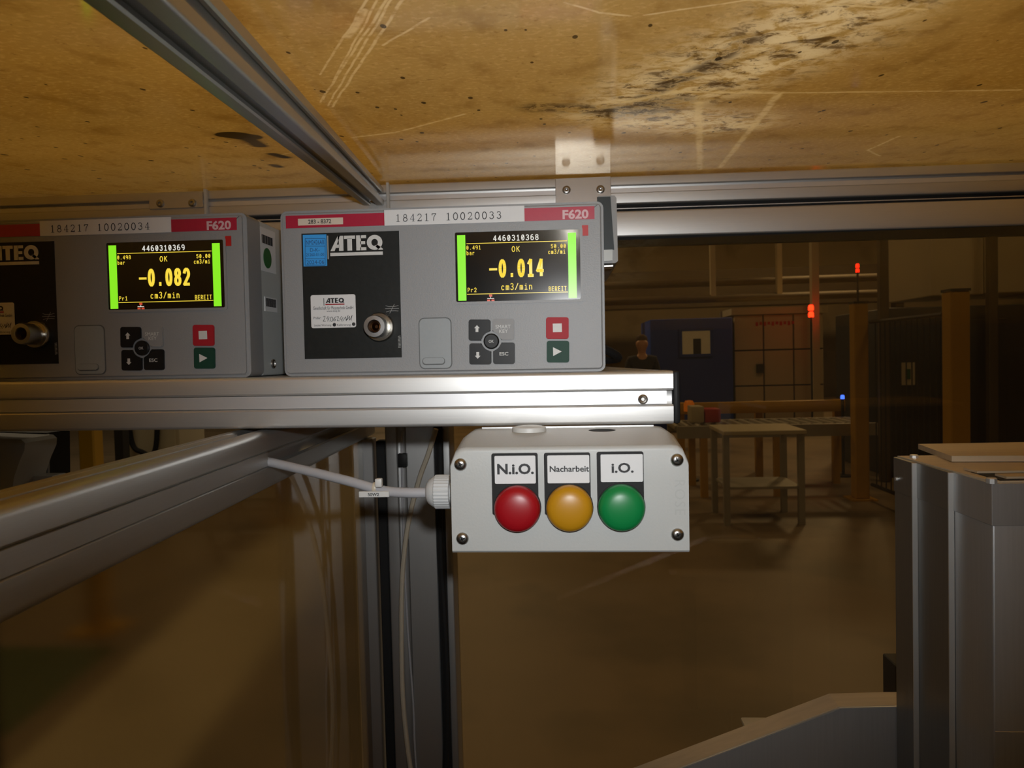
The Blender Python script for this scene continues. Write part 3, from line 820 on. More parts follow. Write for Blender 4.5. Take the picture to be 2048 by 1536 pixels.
    txt('Kalibrierung:', (675, 648, 703, 653.5), 'ink', ty, ws)
    for q in ((669.5, 650), (708, 648.8)):
        p = P2(*q); part('mark', lathe([(0, 0), (0.0014, 0)], (p[0], ty, p[1]), seg=14), 'ink', ws, smooth=False)
    hw = bmesh.new()
    ox, oy = 647, 643
    def pen(pl): stroke(hw, [P2(ox + x_, oy - y_) for x_, y_ in pl], 0.00035, ty)
    pen([(0, 9), (4, 10), (3, 5), (0, 0), (5, 0)]); pen([(10, 10), (7, 5), (11, 4)]); pen([(12, 8), (9, 0)]); pen([(12.5, 0), (13, .6)])
    pen(arc(17, 4, 2.6, 4.5, 0, 360)); pen([(25, 9), (21, 4), (21, 1), (24, 1), (25, 4), (21, 4)]); pen([(27, 9), (31, 9), (28, 1), (33, 1)])
    pen([(37, 10), (33, 4), (38, 4)]); pen([(40, 8), (36, 0)]); pen([(39, 0), (45, 9), (46, 1), (50, 12), (47, 2)]); pen([(48, 3), (53, 10), (53, 2), (58, 12), (56, 1)])
    part('handwriting', hw, 'ink', ws, smooth=False)
    # regulator symbol
    sy = bmesh.new()
    for pl in ([(772, 612), (778, 614), (790, 613.5), (797, 611.5)], [(771, 618), (798, 617.5)], [(773, 624.5), (779, 622.5), (790, 622), (797, 622.5)], [(780, 627), (789, 609)]):
        stroke(sy, [P2(*q) for q in pl], 0.0003, DY - 0.0006)
    part('flow_symbol', sy, 'ink_grey', pan, smooth=False)
    fx = bmesh.new()
    a, b, c, d = R4(797, 672, 801.5, 697)
    for k in range(9):
        zz = c + (d - c) * (k + .5) / 9
        stroke(fx, [(a, zz), (b, zz + 0.0003)], 0.00045, DY - 0.0006)
    part('small_print', fx, 'ink_grey', pan, smooth=False)
    # regulator knob
    kx, kz = P2(761, 655)
    kn = part('regulator_knob', lathe([(0.0055, 0.006), (0.0085, 0.006), (0.0085, 0.0050), (0.0105, 0.0050), (0.0113, 0.0035), (0.0113, 0.0)][::-1] , (kx, DY, kz), seg=36), 'knob_nickel', label='nickel regulator knob')
    part('barrel', lathe([(0.0083, 0.002), (0.0083, 0.0182), (0.0079, 0.0196), (0.0050, 0.0197), (0.0046, 0.0190), (0.0046, 0.010), (0, 0.010)], (kx, DY, kz), seg=36), 'knob_face', kn)
    part('valve_core', lathe([(0.0045, 0.0102), (0.0045, 0.014), (0.0030, 0.0145), (0.0012, 0.012), (0, 0.012)], (kx, DY, kz), seg=20), 'brass_dark', kn)
    # display
    a, b, c, d = R4(906, 457, 1166, 607)
    ring = bmesh.new()
    o_ = rounded_rect(a, b, c, d, 0.0022); i_ = rounded_rect(a + 0.002, b - 0.002, c + 0.002, d - 0.002, 0.0012)
    V = [[ring.verts.new((x, y, z)) for x, z in lst] for lst, y in ((o_, DY), (o_, DY - 0.0009), (i_, DY - 0.0009), (i_, DY - 0.0002))]
    for A, B in zip(V, V[1:]):
        for k in range(len(A)):
            j = (k + 1) % len(A); ring.faces.new((A[k], A[j], B[j], B[k]))
    part('display_bezel', ring, 'device_grey')
    dis = rect('display', (909.5, 460.5, 1162.5, 604), 0.0003, 'lcd_black', label='lit black screen with yellow figures')
    LY = DY - 0.0005
    rect('level_bar', (915.5, 471, 931.8, 602), 0.0005, 'lcd_green', dis)
    rect('level_bar', (1136.5, 466, 1152.8, 596.5), 0.0005, 'lcd_green', dis)
    rect('screen_line', (933, 484.6, 1134, 485.8), 0.0005, 'lcd_yellow', dis)
    rect('screen_line', (934, 586.2, 1136, 587.4), 0.0005, 'lcd_yellow', dis)
    T = cfg['screen']
    def lcd(body_, px, m='lcd_yellow', weight=0.125, slash=True, gap=0.24):
        a, b, c, d = R4(*px)
        return part('lettering', lcd_bm(body_, a, b, c, d, LY, weight, slash, gap), m, dis, smooth=False)
    lcd(T[0], (986, 470, 1077.5, 482), 'lcd_white', 0.14)
    lcd(T[1], (932.5, 491.5, 962, 500))
    lcd('bar', (933, 502, 949.5, 511))
    lcd('OK', (1023, 492.8, 1040, 504.5), gap=0.2)
    lcd('50.00', (1101.5, 488.5, 1132, 497))
    lcd('cm3/mi', (1096, 499, 1131, 508.5))
    lcd(T[2][1:], (996.5, 518, 1088.5, 555), weight=0.165, slash=False, gap=0.12)
    rect('minus_sign', (978.5, 537, 994.5, 541.5), 0.0005, 'lcd_yellow', dis)
    lcd('cm3/min', (1002, 566.5, 1065, 580.5), weight=0.11)
    lcd(T[3], (935, 576, 953.5, 585))
    lcd('BEREIT', (1097, 573, 1133.5, 582.5), gap=0.2)
    ic = bmesh.new()
    stroke(ic, [P2(981.5, 594), P2(981.5, 597)], 0.0004, LY); stroke(ic, [P2(975, 597.5), P2(988, 597.5)], 0.0005, LY)
    part('network_icon', ic, 'lcd_white', dis, smooth=False)
    for q in ((978.5, 589.5, 984.5, 594), (974.5, 599.5, 980.5, 603.5), (983, 599.5, 989, 603.5)):
        rect('network_icon', q, 0.0005, 'lcd_red', dis)
    rect('red_marker', (1164, 451, 1176.5, 472), 0.0005, 'red_mark', label='small red marker beside the screen')
    # flap
    fl = rect('flap_groove', (838, 635.5, 904, 738.5), 0.0002, 'groove_dark', r=0.0042)
    rect('flap', (840, 637.5, 902, 736.5), 0.0007, 'flap_grey', r=0.0038)
    tb = rect('flap_tab_recess', (845, 715.5, 890.5, 730.5), 0.0009, 'groove_dark', r=0.0026)
    rect('flap_tab', (847, 716, 889.5, 728), 0.0022, 'flap_grey', r=0.0022)
    txt('XX', (861, 681, 874, 691), 'device_side', DY - 0.0009, fl) if False else None
    # keys
    def key(name, px, m, corner=None, lab=None, h=0.0016):
        pl = [P2(*q) for q in key_poly(*px, corner)]
        kb = prism([(x, DY - h, z) for x, z in pl], (0, h, 0))
        es = [e for e in kb.edges if all(abs(v.co.y - (DY - h)) < 1e-6 for v in e.verts)]
        bmesh.ops.bevel(kb, geom=es, offset=0.0005, segments=2, affect='EDGES')
        return part(name, kb, m, label=lab)
    KY = DY - 0.0019
    k1 = key('key', (937.5, 639.5, 981.5, 682), 'key_black', 'br', 'black key with an up arrow')
    k2 = key('key', (985, 638, 1028.5, 681), 'key_grey', 'bl', 'grey key lettered SMART KEY')
    k3 = key('key', (939, 687, 983, 729.5), 'key_black', 'tr', 'black key with a down arrow')
    k4 = key('key', (986.5, 685.5, 1030, 728.5), 'key_black', 'tl', 'black key lettered ESC')
    def flat(pl, m, par, name='arrow'):
        bmm = bmesh.new(); bmm.faces.new([bmm.verts.new((P2(*q)[0], KY, P2(*q)[1])) for q in pl])
        return part(name, bmm, m, par, smooth=False)
    def arrow(cx, cy, s):
        return [(cx, cy - 7 * s), (cx + 5.5, cy - 1 * s), (cx + 2.8, cy - 1 * s), (cx + 2.8, cy + 6.5 * s), (cx - 2.8, cy + 6.5 * s), (cx - 2.8, cy - 1 * s), (cx - 5.5, cy - 1 * s)]
    flat(arrow(954.5, 658, 1), 'ink_white', k1); flat(arrow(956, 711, -1), 'ink_white', k3)
    txt('SMART', (991.5, 650.5, 1021.5, 657.5), 'ink_white', KY, k2); txt('KEY', (999, 659.5, 1016, 666.5), 'ink_white', KY, k2)
    txt('ESC', (999.5, 704.5, 1017, 711.5), 'ink_white', KY, k4, 0.01)
    p = P2(983, 683)
    k5 = part('key', lathe([(0, 0.0020), (0.0050, 0.0020), (0.0060, 0.0012), (0.0060, 0)], (p[0], DY, p[1]), seg=28), 'key_black', label='round black key lettered OK')
    txt('OK', (978, 680.5, 988, 686), 'ink_white', DY - 0.0022, k5, 0.01)
    k6 = key('key', (1092, 635, 1137.5, 678.5), 'key_red', None, 'red stop key'); flat([(1105.5, 648), (1123.5, 647.5), (1124, 664.5), (1106, 665)], 'ink_white', k6, 'stop_symbol')
    k7 = key('key', (1093.5, 682, 1138.5, 725.5), 'key_green', None, 'dark green start key'); flat([(1106, 695), (1123.5, 703.5), (1106.5, 712.5)], 'ink_white', k7, 'play_symbol')
    # right side of the case: label, screw
    if cfg['side']:
        X = x0 + W - 0.0012
        sl = part('side_label', box(X, X + 0.0005, DY + 0.030, DY + 0.062, z0 + 0.087, z0 + 0.123), 'paper', smooth=False, label='white label with a green round seal on the case side')
        bc = bmesh.new()
        for k in range(13):
            yy = DY + 0.033 + k * 0.0018
            bm_box(bc, X + 0.0004, X + 0.0008, yy, yy + (0.0012 if k % 3 else 0.0007), z0 + 0.110, z0 + 0.117)
        part('barcode', bc, 'ink', sl, smooth=False)
        part('seal', lathe([(0.0085, 0), (0.0085, 0.0008), (0, 0.0008)], (X, DY + 0.0435, z0 + 0.0985), (1, 0, 0), 20), 'sticker_green', sl, smooth=False)
        s2 = part('barcode_label', box(X, X + 0.0005, DY + 0.036, DY + 0.062, z0 + 0.054, z0 + 0.066), 'paper', smooth=False)
        bc = bmesh.new()
        for k in range(10):
            yy = DY + 0.038 + k * 0.0022
            bm_box(bc, X + 0.0004, X + 0.0008, yy, yy + 0.0013, z0 + 0.058, z0 + 0.065)
        part('barcode', bc, 'ink', s2, smooth=False)
        part('screw', lathe([(0.0042, 0), (0.0040, 0.0012), (0.002, 0.0018), (0.0016, 0.0006), (0, 0.0006)], (X, DY + 0.050, z0 + 0.010), (1, 0, 0), 14), 'screw')
    # rubber feet are hidden; corner seam at the upper right
    sm = bmesh.new(); stroke(sm, [(x0 + W - 0.0125, z0 + H - 0.0095), (x0 + W - 0.0048, z0 + H - 0.0032)], 0.0004, DY - 0.00015)
    part('corner_seam', sm, 'ink', smooth=False)
    return root
make_device(0.0, dict(label='grey leak test device with blue sticker, screen reading -0.014', serial='184217 10020033', tag=True, blue=True, side=False,
                      screen=('4460310368', '0.491', '-0.014', 'Pr2')))
make_device(-0.2775, dict(label='grey leak test device with side barcode label, screen reading -0.082', serial='184217 10020034', tag=False, blue=False, side=True,
                      screen=('4460310369', '0.498', '-0.082', 'Pr1')))

# ------------------------------------------------------------------ lamp box under the shelf
BY = 0.476
BL = Vector((0.0008, BY, 1.3248))
tb = 0.006
def B2(px, py, y=BY):
    p = atY(px, py, y); q = p - BL
    c, s = math.cos(tb), math.sin(tb)
    return (BL.x + q.x * c - q.z * s, BL.z + q.x * s + q.z * c)
def B4(a, b, c, d, y=BY):
    k = [B2(a, b, y), B2(c, b, y), B2(c, d, y), B2(a, d, y)]
    return ((k[0][0] + k[3][0]) / 2, (k[1][0] + k[2][0]) / 2, (k[2][1] + k[3][1]) / 2, (k[0][1] + k[1][1]) / 2)
lb = thing('lamp_box', BL, 'light grey control box with red, yellow and green lamps under the shelf', 'control box')
rot_root(lb, tb)
X0, X1, Z0, Z1 = BL.x - 0.0755, BL.x + 0.0755, BL.z, BL.z + 0.0725
def box_shell():
    bm_ = bmesh.new()
    R = 0.0034
    zf = Z1 - 0.0042                                   # the top face rises slightly to the back
    prof = [(BY + 0.084, Z0, 0), (BY + 0.0012, Z0, 0), (BY, Z0 + 0.0012, 0)]
    prof.append((BY, zf - 0.022, 0))
    for k in range(7):
        a_ = math.radians(90 * k / 6)
        prof.append((BY + R - R * math.cos(a_), zf - R + R * math.sin(a_), 1))
    prof += [(BY + 0.040, Z1, 1), (BY + 0.084, Z1, 1)]
    cols = []
    for k in range(21):
        u_ = k / 20 * 2 - 1                            # -1 .. 1 across, dense at the rounded upper corners
        x = BL.x + math.copysign(0.0755 - 0.010 * (1 - abs(u_)) / 0.3 if abs(u_) > 0.7 else 0.0655 * abs(u_) / 0.7, u_)
        dxe = max(0.0, abs(x - BL.x) - 0.0655)
        sh = 0.010 - math.sqrt(max(0.0, 0.010 ** 2 - dxe ** 2))
        cols.append([bm_.verts.new((x, y, z - sh * fl_)) for y, z, fl_ in prof])
    for A, B in zip(cols, cols[1:]):
        for k in range(len(A)):
            j = (k + 1) % len(A); bm_.faces.new((A[k], A[j], B[j], B[k]))
    bm_.faces.new(cols[0]); bm_.faces.new(cols[-1][::-1])
    return bm_
obj('housing', box_shell(), 'box_paint', lb, angle=40)
for q in ((921, 929), (1354, 920), (925, 1077), (1355, 1069)):
    p = B2(*q)
    s_ = obj('screw', lathe([(0, 0.0010), (0.0009, 0.0010), (0.0014, 0.0024), (0.0026, 0.0022), (0.0038, 0.0013), (0.0041, 0.0004), (0.0041, -0.0002)], (p[0], BY, p[1]), seg=20), 'screw', lb)
    cr_ = bmesh.new()
    for an in (25, 115):
        c_, n_ = math.cos(math.radians(an)), math.sin(math.radians(an))
        stroke(cr_, [(p[0] - 0.0019 * c_, p[1] - 0.0019 * n_), (p[0] + 0.0019 * c_, p[1] + 0.0019 * n_)], 0.0007, BY - 0.00245)
    obj('cross_recess', cr_, 'black_plastic', s_, smooth=False)
em = text_bm('ROSE', -0.5, 0.5, -0.15, 0.15, 0, 0.0, 1.15)
p = B2(1360, 995)
bmesh.ops.transform(em, matrix=Matrix.Translation((p[0], BY - 0.0002, p[1])) @ Matrix.Rotation(math.radians(90), 4, 'Y') @ Matrix.Scale(0.022, 4), verts=em.verts)
obj('embossed_mark', em, 'box_emboss', lb, smooth=False)
LAMPS = [((984.5, 1076.5), (906, 1028), (990, 910.5, 1071.5, 966), 'N.i.O.', (995, 926, 1068, 947.5), (1034, 1018), 'lens_red', 'red', 0.035),
         ((1089, 1181), (905, 1028), (1095, 909.5, 1178.5, 965), 'Nacharbeit', (1099.5, 930.5, 1178, 942.5), (1139, 1017), 'lens_yellow', 'yellow', 0.022),
         ((1194, 1287), (903, 1026), (1201, 907.5, 1285, 962.5), 'i.O.', (1222.5, 924.5, 1266.5, 944.5), (1243.5, 1016), 'lens_green', 'green', 0.03)]
for (xa, xb), (ya, yb), ins, word, tx, cc, lm, cname, bold in LAMPS:
    a, b, c, d = B4(xa, ya, xb, yb)
    h = obj('label_holder', plate(a, b, c, d, BY - 0.0022, 0.0023, 0.0012), 'black_plastic', lb, smooth=False)
    a, b, c, d = B4(*ins)
    obj('label_insert', plate(a, b, c, d, BY - 0.0025, 0.0004, 0.0008), 'paper', h, smooth=False)
    a, b, c, d = B4(*tx)
    obj('lettering', text_bm(word, a, b, c, d, BY - 0.0027, bold, 1.0), 'ink', h, smooth=False)
    p = B2(*cc)
    cx_, cz_ = BL.x + (p[0] - BL.x) * 0.985, p[1] + 0.0012
    ln = obj('indicator_lamp', lathe([(0.0146, 0), (0.0147, 0.0062), (0.0143, 0.0080), (0.0132, 0.0098), (0.0112, 0.0112), (0.0080, 0.0121), (0.004, 0.0126), (0, 0.0128)], (cx_, BY, cz_), seg=40), lm, lb, label='domed %s indicator lamp' % cname)
    obj('lamp_collar', lathe([(0.0151, 0), (0.0151, 0.0034), (0.0146, 0.0036)], (cx_, BY, cz_), seg=40), 'black_plastic', ln)
ztop = Z1 - 0.0001
p = atZ(1060, 857, ztop)
obj('blanking_plug', lathe([(0, 0.0042), (0.008, 0.0040), (0.0118, 0.0032), (0.0122, 0.0022), (0.0122, 0)], (p.x, 0.532, ztop), (0, 0, 1), 28), 'white_plastic', lb, label='round white blanking plug on the top of the box')
p = atZ(1202, 859, ztop)
obj('knockout_hole', lathe([(0.0096, 0.0002), (0.0094, 0.0003), (0, 0.0003)], (p.x, 0.531, ztop), (0, 0, 1), 28), 'black_rubber', lb, smooth=False)
# mounting strap fixing the box to the shelf
obj('mounting_strap', box(X0 + 0.012, X1 - 0.012, 0.5560, 0.5594, Z1, Z1 + 0.0010), 'steel_plate', lb)
# cable gland
g = atY(872, 985, 0.517)
gl = obj('cable_gland', lathe([(0.0085, 0), (0.0085, 0.007), (0.0105, 0.0072)], (X0 + 0.0003, g.y, g.z), (-1, 0, 0), 24), 'gland_grey', lb, label='ribbed grey cable gland')
nut = bmesh.new()
NR = 60
ring = []
for d_, rr in ((0.0068, 0.0113), (0.0072, 0.0119), (0.0172, 0.0119), (0.0180, 0.0112)):
    ring.append([nut.verts.new((X0 + 0.0003 - d_, g.y + math.cos(2 * math.pi * k / NR) * (rr - (0.00035 if k % 2 else 0)), g.z + math.sin(2 * math.pi * k / NR) * (rr - (0.00035 if k % 2 else 0)))) for k in range(NR)])
for A, B in zip(ring, ring[1:]):
    for k in range(NR): nut.faces.new((A[k], A[(k + 1) % NR], B[(k + 1) % NR], B[k]))
nut.faces.new(ring[0])
obj('ribbed_nut', nut, 'gland_grey', gl, angle=15)
obj('dome', lathe([(0.0112, 0.0178), (0.0104, 0.0195), (0.0085, 0.0222), (0.0060, 0.0238), (0.0037, 0.0242), (0.0037, 0.020)], (X0 + 0.0003, g.y, g.z), (-1, 0, 0), 28), 'gland_grey', gl)
# its cable
t = thing('lamp_cable', atY(700, 960, 0.53), 'grey cable from the box gland to the side beam with printed tag', 'cable')
obj('sheath', tube([(X0 - 0.0215, g.y, g.z), atY(815, 985.5, .518), atY(765, 981, .522), atY(700, 963, .530), atY(620, 943, .543), atY(552, 927, .556), atY(532, 923, .5605)], 0.0036, 12), 'cable_grey', t)
mk = atY(748, 988.5, 0.5155)
m_ = obj('marker_tag', box(mk.x - 0.0108, mk.x + 0.0108, mk.y - 0.0008, mk.y + 0.0012, mk.z - 0.0021, mk.z + 0.0021, bev=0.0004, seg=1), 'white_plastic', t, label='small white cable marker')
obj('lettering', text_bm('50W2', mk.x - 0.0042, mk.x + 0.0038, mk.z - 0.0011, mk.z + 0.0011, mk.y - 0.001, 0.02), 'ink', m_, smooth=False)
q = atY(750, 976, 0.5235)
obj('cable_tie', lathe([(0.0041, -0.0014), (0.0043, -0.001), (0.0043, 0.001), (0.0041, 0.0014), (0.0036, 0.0014), (0.0036, -0.0014), (0.0041, -0.0014)], q, (1, 0, -0.12), 18), 'tube_clear', t)
q2 = atY(757, 966, 0.5165)
obj('tie_head', box(q2.x - 0.0022, q2.x + 0.0026, q2.y - 0.002, q2.y + 0.003, q2.z - 0.0028, q2.z + 0.0032, bev=0.0008), 'white_plastic', t)

# ------------------------------------------------------------------ grey housing behind the right-hand device
HY = 0.74
t = thing('wall_housing', atY(1218, 525, HY), 'slim grey housing with dark slanted face on the back rail behind device', 'housing')
def yq(pl, y): return [atY(px, py, y) for px, py in pl]
obj('shell', prism(yq([(1196, 392), (1229, 391), (1233, 396), (1236, 522), (1231, 526), (1203, 527)], HY), (0, 0.18, 0)), 'housing_grey', t)
obj('dark_face', prism(yq([(1194, 394), (1221, 393), (1228.5, 499), (1200, 501)], HY - 0.002), (0, 0.0021, 0)), 'teal_dark', t)
obj('lower_cover', prism(yq([(1204, 500), (1225, 499), (1225, 521), (1205, 523)], HY - 0.003), (0, 0.0031, 0)), 'device_body', t)
obj('clip', prism(yq([(1206, 531), (1226, 530), (1226, 533), (1206, 534)], HY), (0, 0.02, 0)), 'steel_edge', t)
tag(obj('power_cord', tube([(0.012, 0.826, 1.462), (0.036, 0.845, 1.461), (0.062, 0.868, 1.448), (0.050, 0.90, 1.4446), (0.00, 0.905, 1.4445)], 0.005, 10), 'black_rubber'), 'black cord curling behind the device onto the shelf end', 'cable')

# ------------------------------------------------------------------ steel column and chute at the right
CT = 1.358
t = thing('steel_column', (0.44, 0.58, 0), 'tall brushed steel machine column with stepped side panels', 'machine')
ps = [(0.2817, 0.5157, 0.5652), (0.2782, 0.5654, 0.6145), (0.2747, 0.6147, 0.6476)]
for k, (x, ya, yb) in enumerate(ps):
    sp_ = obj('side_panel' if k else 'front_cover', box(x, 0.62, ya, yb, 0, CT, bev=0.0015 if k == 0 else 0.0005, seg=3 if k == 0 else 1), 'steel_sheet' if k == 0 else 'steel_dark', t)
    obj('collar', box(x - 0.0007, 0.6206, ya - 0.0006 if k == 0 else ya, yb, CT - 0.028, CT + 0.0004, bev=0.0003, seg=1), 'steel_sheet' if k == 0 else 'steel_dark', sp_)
    if k:
        obj('bright_edge', box(x - 0.0008, x + 0.0034, ya - 0.0010, ya, 0.6, CT, bev=0.0002, seg=1), 'steel_edge', sp_)
lz = atY(2015, 1462, 0.5157).z
obj('lower_cover', box(0.2822, 0.62, 0.5148, 0.5156, 0.0, lz, bev=0.0003, seg=1), 'steel_sheet', t)
tp = obj('top_plate', prism([(0.2770, 0.6470, CT + 0.0004), (0.2835, 0.5185, CT + 0.0004), (0.61, 0.5185, CT + 0.0004), (0.61, 0.6470, CT + 0.0004)], (0, 0, 0.0010)), 'steel_top_lit', t, smooth=False)
obj('black_inlay', box(0.2890, 0.61, 0.5200, 0.5560, CT + 0.0012, CT + 0.0020), 'black_rubber', t, smooth=False)
obj('cover_strip', box(0.2950, 0.61, 0.5235, 0.5370, CT + 0.0018, CT + 0.0034), 'steel_top_lit', t, smooth=False)
obj('cover_strip', box(0.2890, 0.345, 0.5480, 0.5660, CT + 0.0018, CT + 0.0034), 'steel_top_lit', t, smooth=False)
obj('rear_lid', prism([(0.318, 0.70, CT), (0.300, 0.605, CT + 0.002), (0.62, 0.575, CT + 0.002), (0.62, 0.70, CT)], (0, 0, 0.0045)), 'steel_top_lit', t, smooth=False)
for q, rr in (((1828, 914), 0.0034), ((1983, 961), 0.0034)):
    p = atZ(q[0], q[1], CT + 0.002)
    obj('bolt', lathe([(rr, -0.001), (rr, 0.0022), (rr * 0.8, 0.0028), (0, 0.0028)], (p.x, p.y, CT + 0.0012), (0, 0, 1), 8), 'steel_edge', t)
p = atY(1788, 958, 0.64)
obj('bolt', lathe([(0.0016, 0), (0.0016, 0.002), (0, 0.0025)], (0.2742, 0.640, p.z), (-1, 0, 0), 10), 'steel_edge', t)
t = thing('chute', (0.17, 0.61, 0.9), 'sloping steel chute side plate joining the steel column', 'chute')
CY = 0.6500
fq = [atY(*q, CY) for q in ((1795, 1412), (1680, 1415), (1360, 1536), (1100, 1634))]
fp = [(0.42, fq[0].z + 0.0005)] + [(q.x, q.z) for q in fq] + [(fq[3].x, 0.86), (0.42, 0.86)]
obj('flange', prism([(x, CY + 0.0016, z) for x, z in fp], (0, 0.0250, 0)), 'steel_top_lit', t, smooth=False)
obj('front_plate', prism([(x, CY, z - 0.0002) for x, z in fp], (0, 0.0016, 0)), 'steel_sheet', t, smooth=False)
ed_ = fp[:5]
obj('bright_edge', prism([(x, CY - 0.0006, z - 0.0012) for x, z in ed_] + [(x, CY - 0.0006, z) for x, z in ed_[::-1]], (0, 0.0006, 0)), 'steel_edge', t, smooth=False)
a_ = atY(1765, 1306, 0.735)
tag(obj('sensor_block', box(a_.x, a_.x + 0.045, 0.695, 0.735, 0.86, a_.z, bev=0.001, seg=1), 'machine_dark'), 'dark block standing behind the chute beside the steel column', 'block')
a_ = atY(1480, 1432, 0.72); b_ = atY(1580, 1440, 0.72)
t = thing('guide_plate', (b_.x, 0.70, a_.z - 0.12), 'pale rounded plate peeking out behind the sloping chute', 'plate')
obj('pad', box(a_.x, b_.x + 0.03, 0.69, 0.72, a_.z - 0.0055, a_.z - 0.0005, bev=0.002), 'machine_beige', t)
obj('arm', box(a_.x + 0.02, a_.x + 0.04, 0.695, 0.715, a_.z - 0.22, a_.z - 0.0055), 'machine_dark', t)

# ------------------------------------------------------------------ machine outside the left pane
t = thing('press_machine', (-0.70, 0.80, 0), 'white covered machine with black panel beyond the side beam', 'machine')
obj('cover', prism([atY(px, py, 0.75) for px, py in ((-160, 872), (42, 879), (50, 886), (49, 900), (38, 925), (28, 955), (22, 1000), (20, 1060), (-160, 1060))], (0, 0.05, 0)), 'white_plastic', t)
obj('black_panel', prism([atY(px, py, 0.805) for px, py in ((-120, 862), (93, 866), (95, 1010), (-120, 1010))], (0, 0.04, 0)), 'black_plastic', t)
obj('panel_edge', prism([atY(px, py, 0.803) for px, py in ((92.5, 868), (95, 868), (96.5, 1000), (94, 1000))], (0, 0.003, 0)), 'ink_grey', t)
obj('foot_block', prism([atY(px, py, 0.78) for px, py in ((36, 965), (62, 952), (104, 952), (118, 968), (118, 1010), (30, 1010))], (0, 0.022, 0)), 'white_plastic', t)
obj('stand', box(-0.80, -0.685, 0.76, 0.84, 0, 1.37), 'machine_dark', t)

# ------------------------------------------------------------------ things in the hall, seen through the panes
def hx(px, y): return atY(px, 713, y).x
def hz(px, py, y): return atY(px, py, y).z
def hall(name, label, cat, loc, group=None): return thing(name, loc, label, cat, group)
# blue enclosure
y = 14.0
t = hall('blue_enclosure', 'dark blue machine enclosure with a small pale window', 'enclosure', (hx(1382, y), y, 0))
xa, xb, zt = hx(1301, y), hx(1466, y), hz(1380, 637, y)
obj('body', box(xa, xb, y, y + 1.6, 0, zt, bev=0.02), 'blue_paint', t)
wa, wb, wc, wd = hx(1364, y), hx(1420, y), hz(1390, 708, y), hz(1390, 662, y)
wn = obj('window', box(wa, wb, y - 0.04, y, wc, wd), 'window_lit', t)
for a, b, c, d in ((wa - .05, wa, wc - .05, wd + .05), (wb, wb + .05, wc - .05, wd + .05), (wa, wb, wd, wd + .05), (wa, wb, wc - .05, wc)):
    obj('frame', box(a, b, y - 0.06, y, c, d), 'blue_paint', wn)
obj('equipment', box(wa + 0.2, wa + 0.34, y - 0.05, y - 0.04, wc, wc + 0.28), 'machine_dark', wn)
# beige panelled machine
y = 14.2
t = hall('panelled_machine', 'beige machine front of large panels beside the blue enclosure', 'machine', (hx(1555, y), y, 0))
xa, xb, zt, zb = hx(1468, y), hx(1648, y), hz(1550, 628, y), hz(1550, 775, y)
obj('core', box(xa, xb, y + 0.06, y + 1.8, 0, zt - .02), 'machine_seam', t)
nx, nz = 3, 3
for i in range(nx):
    for j in range(nz):
        w_, h_ = (xb - xa) / nx, (zt - 0.15) / nz
        obj('panel', box(xa + i * w_ + .012, xa + (i + 1) * w_ - .012, y, y + 0.06, 0.15 + j * h_ + .012, 0.15 + (j + 1) * h_ - .012, bev=0.008, seg=1), 'machine_beige', t)
obj('cornice', box(xa - .05, xb + .05, y - 0.08, y + 1.0, zt, zt + 0.12), 'machine_beige', t)
ms_ = bmesh.new()
for k, px in enumerate(range(1512, 1592, 8)):
    bm_box(ms_, hx(px, y), hx(px + 5, y), y - 0.01, y, hz(1550, 651, y) + (k % 2) * .02, hz(1550, 643, y))
obj('sign_smudge', ms_, 'red_paint', t)
obj('control_unit', box(hx(1512, y), hx(1525, y), y - .08, y, hz(1520, 746, y), hz(1520, 728, y)), 'machine_dark', t)
# steel column with signal lamp
y = 13.5
t = hall('hall_column', 'slender pale column standing beside the beige panelled machine', 'column', (hx(1632, y), y, 0))
obj('shaft', box(hx(1626, y), hx(1640, y), y, y + 0.14, 0.02, 6.9), 'machine_beige', t)
obj('base_plate', box(hx(1621, y), hx(1645, y), y - .05, y + .2, 0, 0.02), 'machine_seam', t)
def signal(px, py, y, m, label, r=0.05, n=2, pole=True):
    p = atY(px, py, y)
    t = hall('signal_lamp', label, 'signal lamp', (p.x, y, p.z))
    for k in range(n):
        obj('lens', lathe([(r, 0), (r, r * 1.4), (r * .7, r * 2), (0, r * 2.1)], (p.x, y, p.z + k * r * 2.6 - r), (0, 0, 1), 12), m, t)
    if pole:
        obj('pole', lathe([(0.018, 0), (0.018, p.z - r - 0.02)], (p.x, y, 0.02), (0, 0, 1), 8), 'machine_dark', t)
        obj('foot', lathe([(0.1, 0), (0.1, 0.02), (0, 0.02)], (p.x, y, 0), (0, 0, 1), 12), 'machine_dark', t)
signal(1622, 629, 13.2, 'lamp_red', 'bright red double signal lamp against the pale column', 0.045)
signal(1715, 541, 12.5, 'lamp_red_small', 'small red lamp high up on its pole', 0.030)
signal(1685, 794, 8.75, 'lamp_blue', 'small glowing blue lamp above the yellow guard rail', 0.022, 1)
signal(1378, 812, 8.6, 'lamp_amber', 'orange beacon on a thin post at the end of the guard rail', 0.06, 1)
# overhead pipes
for (ya_, yb_, yy, lab) in ((558, 574, 15.2, 'upper dark pipe running along the hall under the roof'), (590, 606, 15.0, 'lower dark pipe running along the hall above the enclosure')):
    za, zb = hz(1400, yb_, yy), hz(1400, ya_, yy)
    r_ = (zb - za) / 2
    t = hall('overhead_pipe', lab, 'pipe', (2, yy, za))
    obj('pipe', lathe([(0, 0), (r_, 0), (r_, 7.5), (0, 7.5)], (-0.6, yy, (za + zb) / 2), (1, 0, 0), 14), 'pipe_dark', t)
    for px in (1428, 1560):
        obj('hanger', box(hx(px - 5, yy), hx(px + 5, yy), yy - 0.06, yy + 0.06, (za + zb) / 2, 6.98), 'machine_beige', t)
